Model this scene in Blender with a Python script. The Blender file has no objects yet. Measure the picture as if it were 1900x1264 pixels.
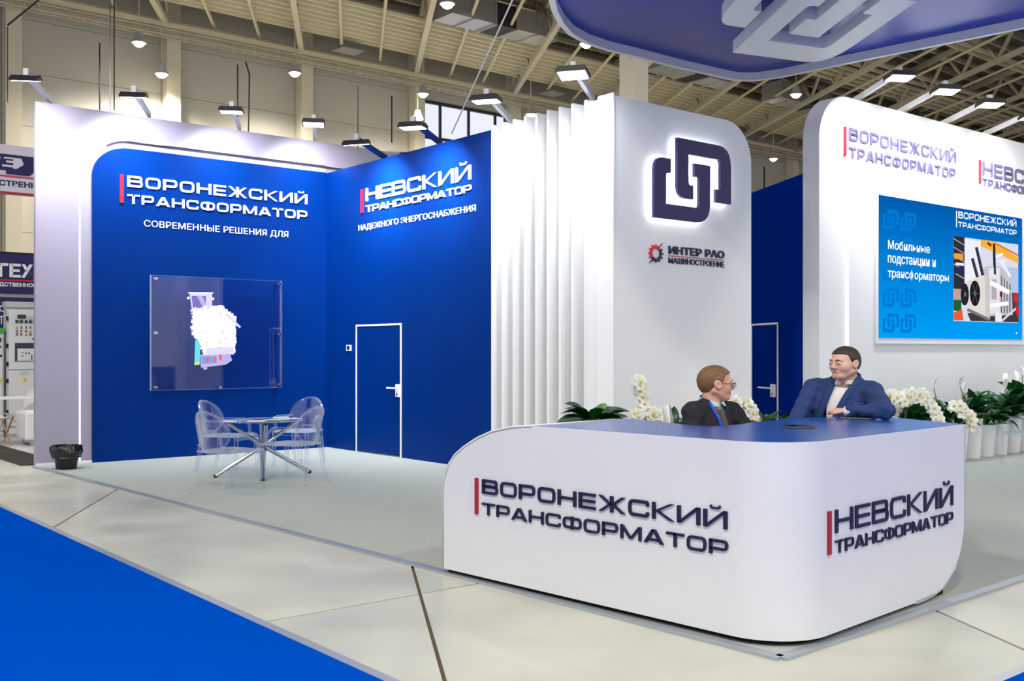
import bpy, bmesh, math, random
import numpy as np
from mathutils import Vector, Matrix
from mathutils.geometry import tessellate_polygon
random.seed(7); rng = np.random.default_rng(7)
S = bpy.context.scene
C = bpy.context.collection
# ------------------------------------------------------------------ camera
cam_d = bpy.data.cameras.new('camera'); cam = bpy.data.objects.new('camera', cam_d); C.objects.link(cam)
cam.location = (0, 0, 1.59); cam.rotation_euler = (math.pi/2, 0, 0)
cam_d.sensor_width = 36.0; cam_d.lens = 36.0*1930/1900; cam_d.shift_y = 18/1900.0; cam_d.clip_end = 400
S.camera = cam
# ------------------------------------------------------------------ world, exposure
w = bpy.data.worlds.new('world'); S.world = w; w.use_nodes = True
w.node_tree.nodes['Background'].inputs[0].default_value = (0.95, 0.97, 1.0, 1)
w.node_tree.nodes['Background'].inputs[1].default_value = 0.90
S.cycles.transparent_max_bounces = 32; S.cycles.max_bounces = 8; S.cycles.adaptive_threshold = 0.025; S.cycles.diffuse_bounces = 3; S.cycles.glossy_bounces = 3
S.view_settings.view_transform = 'Standard'; S.view_settings.look = 'None'
S.view_settings.exposure = 0.17; S.view_settings.gamma = 1.0; S.view_settings.use_curve_mapping = False
# large high-bay lamps of the hall over the stand and the aisle (out of the frame)
def hall_area(loc, size, watts, col=(1, 0.95, 0.86)):
    L = bpy.data.lights.new('hall_lamp_light', 'AREA'); L.shape = 'DISK'; L.size = size; L.energy = watts; L.color = col
    o = bpy.data.objects.new('hall_lamp_light', L); C.objects.link(o); o.location = loc; return o
for p, wt in (((-7, 0, 12.8), 900), ((-1, -4, 12.8), 900), ((7, -3, 12.8), 950), ((-12, 9, 12.8), 500), ((13, 12, 12.8), 350), ((0, 22, 12.8), 350), ((-12, 26, 12.8), 500), ((14, 28, 12.8), 500)):
    hall_area(p, 1.2, wt)

# ------------------------------------------------------------------ helpers: materials
def lin(c):
    return tuple(((v/255)/12.92 if v/255 <= 0.04045 else ((v/255+0.055)/1.055)**2.4) for v in c)
MATS = {}
def mat(name, rgb, rough=0.5, metal=0.0, var=0.0, scale=8.0, bump=0.0, bscale=60.0, emit=None, estr=0.0, spec=0.5, coat=0.0, rvar=0.0, rgb2=None):
    m = bpy.data.materials.new(name); m.use_nodes = True; N = m.node_tree.nodes; Lk = m.node_tree.links
    b = N['Principled BSDF']
    c = lin(rgb) + (1,)
    b.inputs['Base Color'].default_value = c
    b.inputs['Roughness'].default_value = rough; b.inputs['Metallic'].default_value = metal
    b.inputs['Specular IOR Level'].default_value = spec; b.inputs['Coat Weight'].default_value = coat
    if emit is not None:
        b.inputs['Emission Color'].default_value = lin(emit) + (1,); b.inputs['Emission Strength'].default_value = estr
    if var or bump or rvar:
        tc = N.new('ShaderNodeTexCoord')
    if var or rvar:
        n = N.new('ShaderNodeTexNoise'); n.inputs['Scale'].default_value = scale; n.inputs['Detail'].default_value = 6
        Lk.new(tc.outputs['Object'], n.inputs['Vector'])
        mix = N.new('ShaderNodeMix'); mix.data_type = 'RGBA'
        d = lin(rgb2) if rgb2 else tuple(v*(1-var) for v in c[:3])
        e = tuple(min(1, v*(1+var*0.6)) for v in c[:3])
        mix.inputs[6].default_value = d + (1,); mix.inputs[7].default_value = e + (1,)
        ramp = N.new('ShaderNodeMapRange'); ramp.inputs[1].default_value = 0.3; ramp.inputs[2].default_value = 0.7
        Lk.new(n.outputs['Fac'], ramp.inputs[0]); Lk.new(ramp.outputs[0], mix.inputs[0])
        Lk.new(mix.outputs[2], b.inputs['Base Color'])
        if rvar:
            r2 = N.new('ShaderNodeMapRange'); r2.inputs[1].default_value = 0.3; r2.inputs[2].default_value = 0.7
            r2.inputs[3].default_value = rough - rvar; r2.inputs[4].default_value = rough + rvar
            Lk.new(n.outputs['Fac'], r2.inputs[0]); Lk.new(r2.outputs[0], b.inputs['Roughness'])
    if bump:
        n2 = N.new('ShaderNodeTexNoise'); n2.inputs['Scale'].default_value = bscale; n2.inputs['Detail'].default_value = 3
        Lk.new(tc.outputs['Object'], n2.inputs['Vector'])
        bp = N.new('ShaderNodeBump'); bp.inputs['Strength'].default_value = bump; bp.inputs['Distance'].default_value = 0.01
        Lk.new(n2.outputs['Fac'], bp.inputs['Height']); Lk.new(bp.outputs[0], b.inputs['Normal'])
    MATS[name] = m
    return m
def emat(name, rgb, strength=1.0):
    m = bpy.data.materials.new(name); m.use_nodes = True; N = m.node_tree.nodes
    N.remove(N['Principled BSDF']); e = N.new('ShaderNodeEmission')
    e.inputs[0].default_value = lin(rgb) + (1,); e.inputs[1].default_value = strength
    m.node_tree.links.new(e.outputs[0], N['Material Output'].inputs[0]); MATS[name] = m
    return m
def clear_mat(name, tint=(0.9, 0.93, 0.98), ior=1.45, edge=0.25, rough=0.02):
    # clear acrylic: see-through sheet with Fresnel reflection and a milky rim
    m = bpy.data.materials.new(name); m.use_nodes = True; N = m.node_tree.nodes; Lk = m.node_tree.links
    N.remove(N['Principled BSDF'])
    t = N.new('ShaderNodeBsdfTransparent'); t.inputs[0].default_value = tint + (1,)
    g = N.new('ShaderNodeBsdfGlossy'); g.inputs['Roughness'].default_value = rough
    d = N.new('ShaderNodeBsdfDiffuse'); d.inputs[0].default_value = (0.80, 0.84, 0.92, 1)
    lw = N.new('ShaderNodeLayerWeight'); lw.inputs[0].default_value = 0.5
    pw = N.new('ShaderNodeMath'); pw.operation = 'POWER'; pw.inputs[1].default_value = 4.0; Lk.new(lw.outputs['Facing'], pw.inputs[0])
    f = N.new('ShaderNodeMath'); f.operation = 'MULTIPLY_ADD'; f.inputs[1].default_value = 0.7; f.inputs[2].default_value = (ior-1)**2/(ior+1)**2; Lk.new(pw.outputs[0], f.inputs[0])
    p3 = N.new('ShaderNodeMath'); p3.operation = 'POWER'; p3.inputs[1].default_value = 2.5; Lk.new(lw.outputs['Facing'], p3.inputs[0])
    m1 = N.new('ShaderNodeMixShader'); m2 = N.new('ShaderNodeMixShader')
    mu = N.new('ShaderNodeMath'); mu.operation = 'MULTIPLY'; mu.inputs[1].default_value = edge*2.2
    Lk.new(p3.outputs[0], mu.inputs[0])
    Lk.new(mu.outputs[0], m1.inputs[0]); Lk.new(t.outputs[0], m1.inputs[1]); Lk.new(d.outputs[0], m1.inputs[2])
    Lk.new(f.outputs[0], m2.inputs[0]); Lk.new(m1.outputs[0], m2.inputs[1]); Lk.new(g.outputs[0], m2.inputs[2])
    Lk.new(m2.outputs[0], N['Material Output'].inputs[0]); MATS[name] = m
    return m
mat('white', (243, 244, 245), 0.42, bump=0.02, bscale=3)
mat('wall_film_shaded', (164, 158, 178), 0.5); mat('white_matte', (233, 234, 238), 0.6)  # left wall: violet-tinted white film, base colour darkened to carry the wall's shade
mat('white_counter', (222, 223, 229), 0.38, var=0.02, scale=1.5)
mat('blue_wall', (0, 46, 124), 0.42, spec=0.06, var=0.05, scale=1.2, bump=0.03, bscale=2.5)
mat('blue_dark', (0, 44, 150), 0.6, spec=0.0, var=0.05, scale=1.5)
mat('blue_top', (6, 76, 168), 0.26, var=0.04, scale=3)
mat('navy', (14, 14, 62), 0.4)
mat('navy_logo', (44, 36, 98), 0.5)
mat('purple_letter', (104, 99, 140), 0.35, metal=0.1)
mat('red', (214, 30, 56), 0.4); mat('dark_red', (168, 12, 46), 0.4)
mat('letter_white', (250, 250, 252), 0.4)
mat('alu', (212, 216, 222), 0.4, metal=0.3)
mat('phone_edge', (96, 90, 74), 0.3, metal=0.4)
mat('steel', (200, 200, 205), 0.12, metal=1.0)
mat('black', (20, 20, 22), 0.45); mat('black_gloss', (10, 10, 14), 0.12); mat('dark_gap', (10, 10, 11), 0.9)
mat('concrete', (204, 206, 194), 0.36, var=0.09, scale=0.9, bump=0.03, bscale=25, rvar=0.1, rgb2=(182, 184, 172))
mat('joint', (92, 80, 60), 0.9)
mat('grey_carpet', (178, 186, 181), 0.95, var=0.22, scale=95, bump=0.5, bscale=160)
mat('blue_carpet', (0, 78, 196), 0.95, spec=0.0, var=0.12, scale=120, bump=0.5, bscale=220)
mat('tape', (168, 174, 184), 0.3, metal=0.3)
mat('pale_carpet', (205, 206, 210), 0.9, var=0.05, scale=90)
mat('roof_deck', (118, 110, 99), 0.6, var=0.1, scale=0.6)
mat('roof_steel', (200, 191, 172), 0.5, var=0.06, scale=1.0)
mat('roof_pipe', (214, 203, 178), 0.45)
mat('roof_grey', (176, 172, 172), 0.6)  # plain grey for alternate purlins, lamp housings and a joint strip
mat('duct', (178, 178, 180), 0.35, metal=0.5); mat('duct_dark', (38, 38, 40), 0.6)
mat('hall_panel', (190, 187, 180), 0.6, var=0.04, scale=0.5)
mat('hall_column', (214, 206, 190), 0.55)
mat('frame_dark', (42, 42, 46), 0.5)
emat('daylight', (226, 230, 250), 1.0)
emat('led', (255, 255, 255), 3.0); emat('led_soft', (255, 250, 255), 1.6); emat('lens', (250, 252, 255), 14.0); emat('halo', (246, 250, 255), 5.5)
emat('warm_lamp', (255, 244, 214), 30.0)
clear_mat('acrylic', (0.95, 0.97, 1.0), 1.6, 0.42); clear_mat('pane', (0.97, 0.98, 1.0), 1.4, 0.05); clear_mat('glass_top', (0.75, 0.86, 0.9), 1.5, 0.3)
mat('paper', (240, 242, 244), 0.4); mat('paper_blue', (70, 150, 215), 0.4); mat('paper_dark', (52, 30, 66), 0.4); mat('paper_green', (200, 226, 214), 0.4)
mat('bag', (24, 24, 24), 0.25, bump=0.9, bscale=22); mat('bin', (16, 17, 19), 0.4)
mat('pot', (228, 229, 230), 0.35)
mat('leaf', (28, 92, 40), 0.32, var=0.35, scale=5); mat('leaf_dark', (14, 60, 28), 0.3, var=0.35, scale=6); mat('leaf_pale', (92, 138, 52), 0.35, var=0.25, scale=5)  # leaf tones: mid green, dark green and pale yellow-green
mat('petal', (244, 244, 232), 0.5); mat('petal_core', (214, 196, 96), 0.5); mat('stem', (60, 74, 40), 0.5); mat('soil', (48, 38, 30), 0.95)
mat('skin', (228, 180, 158), 0.45, var=0.06, scale=14); mat('skin_ruddy', (220, 164, 142), 0.45, var=0.1, scale=12); mat('lips', (204, 142, 128), 0.4)
mat('hair_brown', (124, 90, 56), 0.5, var=0.3, scale=150, bump=0.25, bscale=160); mat('hair_dark', (62, 50, 40), 0.55, var=0.25, scale=60, bump=0.2, bscale=220); mat('pocket', (66, 88, 146), 0.8)
mat('eye_white', (226, 222, 216), 0.2); mat('iris', (48, 40, 34), 0.2)
mat('jacket_blue', (38, 62, 118), 0.85, var=0.16, scale=40, bump=0.35, bscale=14); mat('jacket_dark', (30, 31, 40), 0.85, var=0.15, scale=40, bump=0.3, bscale=14)
mat('shirt_white', (232, 226, 224), 0.7, bump=0.25, bscale=14); mat('shirt_cyan', (176, 216, 224), 0.7, bump=0.25, bscale=14)
mat('tie', (46, 42, 46), 0.6, var=0.5, scale=170, rgb2=(104, 98, 88)); mat('lanyard', (0, 74, 210), 0.5); mat('trousers', (30, 32, 44), 0.9)
mat('chair_white', (238, 238, 236), 0.3); mat('wood', (190, 138, 92), 0.5, var=0.15, scale=12)
mat('cabinet', (196, 199, 197), 0.45); mat('cabinet_light', (222, 224, 222), 0.45); mat('meter', (60, 66, 78), 0.3)
mat('btn_red', (190, 44, 40), 0.4); mat('btn_green', (30, 140, 70), 0.4); mat('btn_yellow', (238, 208, 30), 0.5); mat('green', (70, 170, 50), 0.5)
mat('banner_white', (214, 210, 220), 0.6); mat('banner_navy', (34, 30, 92), 0.6); mat('banner_ink', (28, 24, 84), 0.6)
mat('rubber', (54, 50, 44), 0.8, bump=0.6, bscale=30)
mat('canopy_blue', (0, 46, 170), 0.3, spec=0.2, var=0.04, scale=0.8)
# LED screen background: brighter towards the bottom, as the slide shows
def screen_mat():
    m = bpy.data.materials.new('screen'); m.use_nodes = True; N = m.node_tree.nodes; Lk = m.node_tree.links
    N.remove(N['Principled BSDF']); e = N.new('ShaderNodeEmission'); tc = N.new('ShaderNodeTexCoord'); sp = N.new('ShaderNodeSeparateXYZ')
    r = N.new('ShaderNodeValToRGB'); r.color_ramp.elements[0].color = lin((0, 152, 236)) + (1,); r.color_ramp.elements[1].color = lin((0, 86, 166)) + (1,)
    Lk.new(tc.outputs['Generated'], sp.inputs[0]); Lk.new(sp.outputs[2], r.inputs[0]); Lk.new(r.outputs[0], e.inputs[0])
    Lk.new(e.outputs[0], N['Material Output'].inputs[0]); MATS['screen'] = m
screen_mat()

# ------------------------------------------------------------------ helpers: meshes
class MB:
    def __init__(s): s.v = []; s.f = []; s.m = []; s.cur = 0
    def add(s, vs, fs):
        o = len(s.v); s.v += [tuple(map(float, v)) for v in vs]
        for f in fs: s.f.append(tuple(i+o for i in f)); s.m.append(s.cur)
        return s
    def box(s, x0, x1, y0, y1, z0, z1):
        return s.add([(x, y, z) for x in (x0, x1) for y in (y0, y1) for z in (z0, z1)],
                     [(0, 1, 3, 2), (4, 6, 7, 5), (0, 4, 5, 1), (2, 3, 7, 6), (0, 2, 6, 4), (1, 5, 7, 3)])
    def bar(s, p, q, a, b=None, up=(0, 0, 1)):
        p, q = Vector(p), Vector(q); b = b or a; d = (q-p).normalized(); u = Vector(up)
        if abs(d.dot(u)) > 0.98: u = Vector((1, 0, 0))
        sx = d.cross(u).normalized(); sz = sx.cross(d).normalized()
        c = [sx*i*a/2 + sz*j*b/2 for i, j in ((-1, -1), (1, -1), (1, 1), (-1, 1))]
        return s.add([p+k for k in c] + [q+k for k in c], [(3, 2, 1, 0), (4, 5, 6, 7), (0, 1, 5, 4), (1, 2, 6, 5), (2, 3, 7, 6), (3, 0, 4, 7)])
    def tube(s, pts, r, n=8, cap=True):
        pts = [Vector(p) for p in pts]; rs = r if isinstance(r, (list, tuple)) else [r]*len(pts)
        vs = []; fs = []; prev = None
        for i, p in enumerate(pts):
            d = (pts[min(i+1, len(pts)-1)] - pts[max(i-1, 0)]).normalized()
            if prev is None:
                u = Vector((0, 0, 1)) if abs(d.z) < 0.9 else Vector((1, 0, 0)); prev = d.cross(u).normalized()
            sx = (prev - d*prev.dot(d)).normalized(); prev = sx; sy = d.cross(sx)
            vs += [p + (sx*math.cos(2*math.pi*k/n) + sy*math.sin(2*math.pi*k/n))*rs[i] for k in range(n)]
        for i in range(len(pts)-1):
            for k in range(n): fs.append((i*n+k, i*n+(k+1) % n, (i+1)*n+(k+1) % n, (i+1)*n+k))
        if cap: fs += [tuple(range(n))[::-1], tuple((len(pts)-1)*n+k for k in range(n))]
        return s.add(vs, fs)
    def lathe(s, prof, n=20, c=(0, 0, 0), wob=None):
        vs = []; fs = []
        for i, (r, z) in enumerate(prof):
            for k in range(n):
                a = 2*math.pi*k/n; rr = r*(wob(i, k) if wob else 1); vs.append((c[0]+rr*math.cos(a), c[1]+rr*math.sin(a), c[2]+z))
        for i in range(len(prof)-1):
            for k in range(n): fs.append((i*n+k, i*n+(k+1) % n, (i+1)*n+(k+1) % n, (i+1)*n+k))
        if prof[0][0] > 1e-4: fs.append(tuple(range(n))[::-1])
        if prof[-1][0] > 1e-4: fs.append(tuple((len(prof)-1)*n+k for k in range(n)))
        return s.add(vs, fs)
    def prism(s, poly, y0, y1, axis='y'):
        # polygon in (x,z) pushed along y, or in (x,y) pushed along z
        n = len(poly)
        P = (lambda a, b, t: (a, t, b)) if axis == 'y' else (lambda a, b, t: (a, b, t))
        area = sum(poly[i][0]*poly[(i+1) % n][1]-poly[(i+1) % n][0]*poly[i][1] for i in range(n))
        poly = poly if area > 0 else poly[::-1]
        tri = tessellate_polygon([[Vector((a, b, 0)) for a, b in poly]])
        vs = [P(a, b, y0) for a, b in poly] + [P(a, b, y1) for a, b in poly]
        fs = []
        for t in tri:
            p = [poly[i] for i in t]
            ar = (p[1][0]-p[0][0])*(p[2][1]-p[0][1])-(p[2][0]-p[0][0])*(p[1][1]-p[0][1])
            t = tuple(t) if ar > 0 else tuple(t)[::-1]
            fs += [t if axis == 'y' else t[::-1], tuple(i+n for i in t)[::-1] if axis == 'y' else tuple(i+n for i in t)]
        for i in range(n):
            j = (i+1) % n; q = (i, i+n, j+n, j)
            fs.append(q if axis == 'y' else q[::-1])
        return s.add(vs, fs)
    def sphere(s, c, r, n=10, m=6):
        r = r if isinstance(r, (tuple, list)) else (r, r, r)
        vs = [(c[0], c[1], c[2]-r[2])]; fs = []
        for i in range(1, m):
            t = -math.pi/2+math.pi*i/m
            for k in range(n):
                a = 2*math.pi*k/n; vs.append((c[0]+r[0]*math.cos(t)*math.cos(a), c[1]+r[1]*math.cos(t)*math.sin(a), c[2]+r[2]*math.sin(t)))
        vs.append((c[0], c[1], c[2]+r[2])); top = len(vs)-1
        for k in range(n):
            fs.append((0, 1+(k+1) % n, 1+k)); fs.append((top, top-n+k, top-n+(k+1) % n))
        for i in range(m-2):
            for k in range(n): fs.append((1+i*n+k, 1+i*n+(k+1) % n, 1+(i+1)*n+(k+1) % n, 1+(i+1)*n+k))
        return s.add(vs, fs)
    def mesh(s, name, mats, smooth=False):
        me = bpy.data.meshes.new(name); me.from_pydata(s.v, [], s.f)
        for m in (mats if isinstance(mats, (list, tuple)) else [mats]): me.materials.append(MATS[m])
        if len(me.materials) > 1: me.polygons.foreach_set('material_index', s.m)
        if smooth: me.polygons.foreach_set('use_smooth', [True]*len(me.polygons))
        me.update(); return me
    def build(s, name, mats, parent=None, smooth=False, bevel=0.0, loc=None, rz=0.0):
        o = bpy.data.objects.new(name, s.mesh(name, mats, smooth)); C.objects.link(o); o.parent = parent
        if loc is not None: o.location = loc
        o.rotation_euler[2] = rz
        if bevel:
            b = o.modifiers.new('bevel', 'BEVEL'); b.width = bevel; b.segments = 2; b.limit_method = 'ANGLE'; b.angle_limit = 0.9
        if smooth and not bevel:
            me = o.data; me.set_sharp_from_angle(angle=math.radians(40))
        return o
def mb(): return MB()
def inst(name, me, parent=None, M=None, loc=None, rot=None, scale=None):
    o = bpy.data.objects.new(name, me); C.objects.link(o); o.parent = parent
    if M is not None: o.matrix_local = M
    if loc is not None: o.location = loc
    if rot is not None: o.rotation_euler = rot
    if scale is not None: o.scale = scale
    return o
def tag(o, label=None, cat=None, group=None, kind=None):
    for k, v in (('label', label), ('category', cat), ('group', group), ('kind', kind)):
        if v: o[k] = v
    return o
def empty(name, loc=(0, 0, 0), rz=0.0, label=None, cat=None, group=None, kind=None):
    o = bpy.data.objects.new(name, None); C.objects.link(o); o.location = loc; o.rotation_euler = (0, 0, rz); o.empty_display_size = 0.1
    return tag(o, label, cat, group, kind)
def copy_tree(o, parent=None):
    c = o.copy(); C.objects.link(c); c.parent = parent
    for ch in list(o.children):
        copy_tree(ch, c)
    return c
def dirv(deg): a = math.radians(deg); return Vector((math.sin(a), math.cos(a), 0))
def arc(cx, cz, rx, rz, a0, a1, n=10):
    return [(cx+rx*math.cos(math.radians(a0+(a1-a0)*i/n)), cz+rz*math.sin(math.radians(a0+(a1-a0)*i/n))) for i in range(n+1)]
A = dirv(50.5); B = dirv(-39.5); Gd = dirv(-8.8)      # stand axes and the direction of the hall's girders
def rz_of(d): return math.atan2(d.y, d.x)
C0 = Vector((-3.022, 16.954, 0))
F_WA = (C0, rz_of(A)); F_WB = (C0, rz_of(-B)); P_COL = C0 - B*6.586; F_COL = (P_COL, rz_of(A))
F_CL = (Vector((-0.489, 7.377, 0)), math.atan2(-0.722, 0.692)); F_CR = (Vector((1.435, 5.37, 0)), math.atan2(0.692, 0.722))
F_RP = (Vector((4.117, 13.94, 0)), rz_of(dirv(51.3))); F_WD = (Vector((4.08, 14.0, 0)), rz_of(dirv(-9.8)))
def on(F, x, y, z): return F[0] + Matrix.Rotation(F[1], 3, 'Z') @ Vector((x, y, z))

# ------------------------------------------------------------------ lettering
def fillet(pts, r, closed=False):
    out = []; n = len(pts)
    for i, p in enumerate(pts):
        if not closed and i in (0, n-1): out.append(Vector(p[:2])); continue
        a, b, c = Vector(pts[i-1][:2]), Vector(p[:2]), Vector(pts[(i+1) % n][:2])
        rr = p[2] if len(p) > 2 else r
        if rr <= 0: out.append(b); continue
        d1, d2 = (a-b), (c-b); l = min(rr, d1.length*0.5, d2.length*0.5)
        if d1.length < 1e-6 or d2.length < 1e-6: continue
        s, e = b+d1.normalized()*l, b+d2.normalized()*l
        for k in range(6):
            t = k/5; out.append(s*(1-t)**2 + b*2*t*(1-t) + e*t*t)
    return out
def ribbon(m, pts, t, closed=False, d=1.0):
    n = len(pts); L = []; R = []
    for i, p in enumerate(pts):
        a = pts[i-1] if (i > 0 or closed) else p; c = pts[(i+1) % n] if (i < n-1 or closed) else p
        d1 = (p-a); d2 = (c-p)
        d1 = d1.normalized() if d1.length > 1e-9 else d2.normalized(); d2 = d2.normalized() if d2.length > 1e-9 else d1
        nn = Vector((-(d1+d2).y, (d1+d2).x)).normalized(); k = max(0.35, nn.dot(Vector((-d1.y, d1.x))))
        L.append(p+nn*t/2/k); R.append(p-nn*t/2/k)
    vs = [(p.x, 0, p.y) for p in L] + [(p.x, 0, p.y) for p in R] + [(p.x, -d, p.y) for p in L] + [(p.x, -d, p.y) for p in R]
    fs = []
    for i in range(n if closed else n-1):
        j = (i+1) % n
        fs += [(2*n+i, 3*n+i, 3*n+j, 2*n+j), (i, j, n+j, n+i), (i, 2*n+i, 2*n+j, j), (n+i, n+j, 3*n+j, 3*n+i)]
    if not closed: fs += [(0, n, 3*n, 2*n), (n-1, 2*n+n-1, 3*n+n-1, n+n-1)]
    m.add(vs, fs)
def glyph(ch, k, t=0.2):
    m = MB(); W = {'Ж': 1.35, 'М': 1.2, 'Ф': 1.2, 'Т': 0.95, 'Е': 0.88, 'Р': 0.95, 'А': 1.1}.get(ch, 1.0)*k
    x0, x1, y0, y1, ym = t*0.6, W-t*0.6, t*0.45, 1-t*0.45, 0.5; th = t*0.95; tv = t*1.2
    V = Vector; hw = tv*0.62; r = 0.3
    st = lambda x, a=0, b=1: m.box(x-tv/2, x+tv/2, -1, 0, a, b)
    hb = lambda a, b, y: m.box(a, b, -1, 0, y-th/2, y+th/2)
    def dg(xa, ya, xb, yb, h=hw): m.prism([(xa-h, ya), (xa+h, ya), (xb+h, yb), (xb-h, yb)], -1, 0)
    if ch == 'О': ribbon(m, fillet([(x0, y0), (x1, y0), (x1, y1), (x0, y1)], r, True), t, True)
    elif ch == 'С': ribbon(m, fillet([(x1, 0.33), (x1, y0), (x0, y0), (x0, y1), (x1, y1), (x1, 0.67)], r), t)
    elif ch == 'Р': st(x0); ribbon(m, fillet([(x0, y1), (x1, y1), (x1, 0.38), (x0, 0.38)], 0.26), t)
    elif ch == 'В':
        st(x0); ribbon(m, fillet([(x0, y1), (x1-0.05, y1), (x1-0.05, 0.52), (x0, 0.52)], 0.18), t); ribbon(m, fillet([(x0, 0.52), (x1, 0.52), (x1, y0), (x0, y0)], 0.2), t)
    elif ch == 'Н': st(x0); st(x1); hb(x0, x1, ym)
    elif ch == 'Е': st(x0); hb(x0, W, y0); hb(x0, W, y1); hb(x0, W-0.06, ym)
    elif ch == 'Ж':
        st(W/2)
        for s in (-1, 1):
            for e in (0, 1): dg(W/2+s*0.12, 0.5, W/2+s*(W/2-hw), e)
            m.box(min(W/2, W/2+s*0.2), max(W/2, W/2+s*0.2), -1, 0, 0.42, 0.58)
    elif ch == 'К': st(x0); dg(x0+hw, 0.48, W-hw, 1); dg(x0+hw*1.6, 0.52, W-hw, 0)
    elif ch in 'ИЙ':
        st(x0); st(x1); dg(x0, 0.0, x1, 1.0)
        if ch == 'Й': ribbon(m, fillet([(W*0.3, 1.27), (W*0.34, 1.12), (W*0.66, 1.12), (W*0.7, 1.27)], 0.12), t*0.6)
    elif ch == 'Т': hb(0, W, y1); st(W/2)
    elif ch == 'А': dg(hw, 0, W/2-0.02, 1); dg(W-hw, 0, W/2+0.02, 1); hb(W*0.22, W*0.78, 0.26)
    elif ch == 'Ф': ribbon(m, fillet([(x0, 0.16), (x1, 0.16), (x1, 0.84), (x0, 0.84)], r, True), t, True); st(W/2)
    elif ch == 'М': st(x0); st(x1); dg(x0, 1, W/2, 0.05, hw*0.9); dg(x1, 1, W/2, 0.05, hw*0.9)
    return m, W
GC = {}
def letters(text, x0, x1, z0, z1, y, material, parent, depth=0.02, t=0.2):
    h = z1-z0; kk = 1.0; gap = 0.24
    for _ in range(4):
        tot = sum(glyph(c, kk, t)[1] for c in text) + gap*(len(text)-1)
        kk *= ((x1-x0)/h - gap*(len(text)-1)) / (tot - gap*(len(text)-1))
    kk = round(kk, 2); x = x0
    for c in text:
        key = (c, kk, material, t)
        if key not in GC:
            g, W = glyph(c, kk, t); GC[key] = (g.mesh('letter', material), W)
        me, W = GC[key]
        inst('letter', me, parent, loc=(x, y, z0), scale=(h, depth, h)); x += (W+gap)*h
def sans(text, x0, x1, z0, z1, y, material, parent, name='lettering', depth=0.004, bold=0.0, keep_h=True):
    # built-in sans typeface, fitted to the rectangle
    cu = bpy.data.curves.new('t', 'FONT'); cu.body = text; cu.extrude = 0.001; cu.offset = bold; cu.resolution_u = 3
    o = bpy.data.objects.new('t', cu); C.objects.link(o); bpy.context.view_layer.update()
    me = bpy.data.meshes.new_from_object(o.evaluated_get(bpy.context.evaluated_depsgraph_get())); bpy.data.objects.remove(o); bpy.data.curves.remove(cu)
    n = len(me.vertices); co = np.zeros(n*3); me.vertices.foreach_get('co', co); co = co.reshape(-1, 3)
    mn, mx = co.min(0), co.max(0)
    q = np.zeros_like(co)
    q[:, 0] = x0+(co[:, 0]-mn[0])/(mx[0]-mn[0])*(x1-x0)
    q[:, 2] = z0+(co[:, 1]-mn[1])/(mx[1]-mn[1])*(z1-z0)
    q[:, 1] = y-(co[:, 2]-mn[2])/max(1e-9, mx[2]-mn[2])*depth
    ed = np.zeros(len(me.edges)*2, int); me.edges.foreach_get('vertices', ed); ed = ed.reshape(-1, 2); lab = np.arange(n)
    while True:
        mnl = np.minimum(lab[ed[:, 0]], lab[ed[:, 1]]); new = lab.copy(); np.minimum.at(new, ed[:, 0], mnl); np.minimum.at(new, ed[:, 1], mnl); new = new[new]
        if (new == lab).all(): break
        lab = new
    spans = []
    for c_ in np.unique(lab):
        ix = np.where(lab == c_)[0]; spans.append([q[ix, 0].min(), q[ix, 0].max(), [c_]])
    spans.sort(key=lambda a: a[0]); grp = []
    for a in spans:
        if grp and a[0] < grp[-1][1] and (min(a[1], grp[-1][1])-a[0]) > 0.3*min(a[1]-a[0], grp[-1][1]-grp[-1][0]): grp[-1][1] = max(grp[-1][1], a[1]); grp[-1][2] += a[2]
        else: grp.append(a)
    gid = {}
    for g_, a in enumerate(grp):
        for c_ in a[2]: gid[c_] = g_
    fg = [[] for _ in grp]
    for p in me.polygons: fg[gid[lab[p.vertices[0]]]].append(list(p.vertices))
    for fs in fg:
        if not fs: continue
        m = MB(); us = sorted(set(v for f_ in fs for v in f_)); mp = {v: k for k, v in enumerate(us)}
        m.add([q[v] for v in us], [tuple(mp[v] for v in f_) for f_ in fs]).build('letter', material, parent)
    bpy.data.meshes.remove(me)

# ================================================================== HALL
# floor: concrete slabs between saw-cut joints (two joint directions)
fl = mb().box(-90, 90, -30, 120, -0.15, -0.014).build('floor', 'joint'); tag(fl, kind='structure')
nG = Vector((0.988, 0.153, 0)); nB = B
def slab_pt(g, b):      # point where n_G.p = g and B.p = b
    det = nG.x*nB.y-nG.y*nB.x
    return ((g*nB.y-nG.y*b)/det, (nG.x*b-g*nB.x)/det)
def slab_mesh(w_, h_, name='floor_slab'):
    e = 0.011
    c0 = Vector(slab_pt(0, 0)); q = [Vector(slab_pt(a, b))-c0 for a, b in ((e, e), (w_-e, e), (w_-e, h_-e), (e, h_-e))]
    return mb().prism([(p.x, p.y) for p in q], -0.014, 0, 'z').mesh(name, 'concrete')
SM = slab_mesh(3.083, 7.755)
for i in range(-11, 14):
    for j in range(-2, 9):
        x, y = slab_pt(0.446+3.083*i, 5.615+7.755*j)
        inst('floor_slab', SM, fl, loc=(x, y, 0))
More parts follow.
